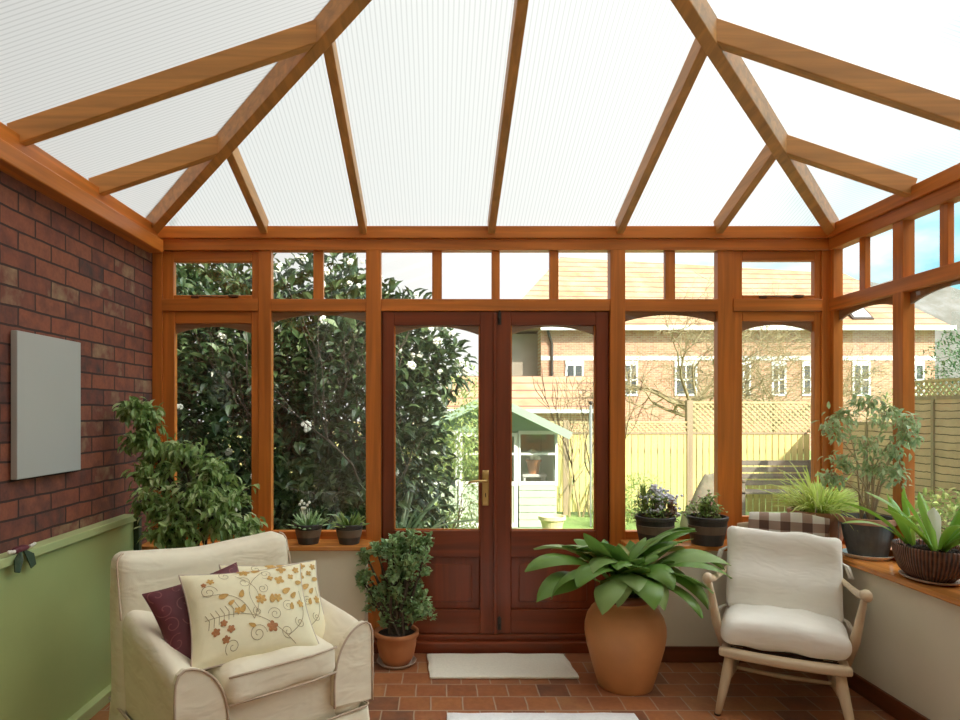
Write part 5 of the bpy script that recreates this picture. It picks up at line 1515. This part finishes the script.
# back posts and hoop, spindles
for s_ in (-1, 1):
    tk([(s_ * 0.215, 0.235, 0.23), (s_ * 0.215, 0.29, 0.45), (s_ * 0.21, 0.36, 0.65), (s_ * 0.205, 0.41, 0.78)], [0.018, 0.016, 0.014, 0.011], 'back_post')
MB().rbox((0, 0.405, 0.785), (0.45, 0.022, 0.06), 0.010, 10, lambda q: q + Vector((0, 0.02 * (1 - (q.x / .22) ** 2), 0.014 * (1 - (q.x / .22) ** 2)))).build('top_rail', 'pale_wood_x', CW, smooth=True)
for i in range(5):
    x = -0.14 + i * 0.07
    tk([(x, 0.24, 0.25), (x, 0.31, 0.5), (x, 0.40, 0.765)], [0.006, 0.008, 0.006], 'spindle', 8)
# arms: posts raking forward, flat arm with rounded paw
for s_ in (-1, 1):
    tk([(s_ * 0.262, -0.10, 0.275), (s_ * 0.290, -0.155, 0.40), (s_ * 0.306, -0.202, 0.53), (s_ * 0.318, -0.230, 0.618)], [0.020, 0.022, 0.017, 0.012], 'arm_post')
    MB().tube([(s_ * 0.225, 0.33, 0.585), (s_ * 0.262, 0.22, 0.592), (s_ * 0.292, 0.06, 0.590), (s_ * 0.306, -0.10, 0.605), (s_ * 0.318, -0.19, 0.622), (s_ * 0.322, -0.235, 0.634), (s_ * 0.325, -0.268, 0.630)],
              [0.012, 0.014, 0.014, 0.016, 0.020, 0.026, 0.019], 12).build('armrest', 'pale_wood_x', CW, smooth=True)

def on_chair(lx, ly, lz):
    c, s_ = math.cos(R_(-28)), math.sin(R_(-28))
    return (1.717 + lx * c - ly * s_, 3.165 + lx * s_ + ly * c, lz)
# seat cushion
e = tag(empty('seat_cushion', on_chair(0, -0.01, 0.29), R_(-28)), 'puffy white seat cushion lying on the wooden armchair', 'cushion')
def f_sc(q):
    q = q.copy(); ex = abs(q.x) / 0.26
    q.z += 0.022 * (1 - ex ** 2) * (q.z > 0.06); q.z -= 0.06 * q.y + 0.0
    if q.y < -0.2: q.z += 0.003 * math.sin(q.x * 26 + 1); q.y += 0.003 * math.sin(q.x * 34)
    return wrinkle(q, 0.010, 10)
MB().rbox((0, -0.01, 0.078), (0.545, 0.50, 0.125), 0.058, 20, f_sc).build('cover', 'cushion_white', e, smooth=True)
# back cushion
e = tag(empty('back_cushion', on_chair(0.0, 0.195, 0.597), R_(-26), R_(-15), R_(1.5)), 'tall white back cushion propped against the wooden armchair back', 'cushion')
def f_bc(q):
    q = q.copy(); t = q.z / 0.23
    q.x *= 1 - 0.02 * (1 - t * t); q.z *= 1 - 0.03 * (1 - (q.x / .26) ** 2)
    q.z += 0.006 * math.sin(q.x * 20); q.y += 0.010 * math.sin(q.z * 26) * (abs(q.x) < .24)
    return wrinkle(q, 0.010, 7)
MB().rbox((0, 0, 0), (0.535, 0.12, 0.44), 0.036, 20, f_bc).build('cover', 'cushion_white', e, smooth=True)
for (s_, zz) in ((1, 0.10), (-1, 0.12), (1, -0.17), (-1, -0.19)):
    m = MB(); rr = random.Random(int(zz * 100) + s_)
    for k in range(9): m.tube([(s_ * 0.25, 0.03, zz), (s_ * (0.285 + rr.random() * .02), 0.03 + rr.gauss(0, .008), zz - 0.03), (s_ * (0.30 + rr.random() * .03), 0.03 + rr.gauss(0, .012), zz - 0.085)], 0.005, 5)
    m.build('tie', 'cushion_white', e, smooth=True)
# checked blanket over the top rail
e = tag(empty('checked_blanket', on_chair(0.03, 0.425, 0.83), R_(-28)), 'brown and cream checked blanket hung over the wooden armchair back', 'blanket')
prof = []
for i in range(9): prof.append((-0.055 + 0.002 * i, -0.20 + i * 0.024))
for i in range(9):
    a = PI - PI * i / 8; prof.append((0.038 * math.cos(a) + 0.0, 0.008 + 0.034 * math.sin(a)))
for i in range(1, 12): prof.append((0.042 + 0.003 * i, -i * 0.03))
n = 26; vs = []
for i in range(n + 1):
    x = -0.195 + 0.39 * i / n
    for j, (y_, z) in enumerate(prof):
        dz = 0.016 * (1 - (x / .195) ** 2) + 0.004 * math.sin(x * 25)
        vs.append((x + 0.003 * math.sin(z * 30), y_ + 0.006 * math.sin(x * 40) * (1 if z < -0.03 else 0.2), z + dz))
k = len(prof); fs = [(i * k + j, i * k + j + 1, (i + 1) * k + j + 1, (i + 1) * k + j) for i in range(n) for j in range(k - 1)]
o = MB().add(vs, fs).build('cloth', 'checked_wool', e, smooth=True)
sol = o.modifiers.new('solid', 'SOLIDIFY'); sol.thickness = 0.008
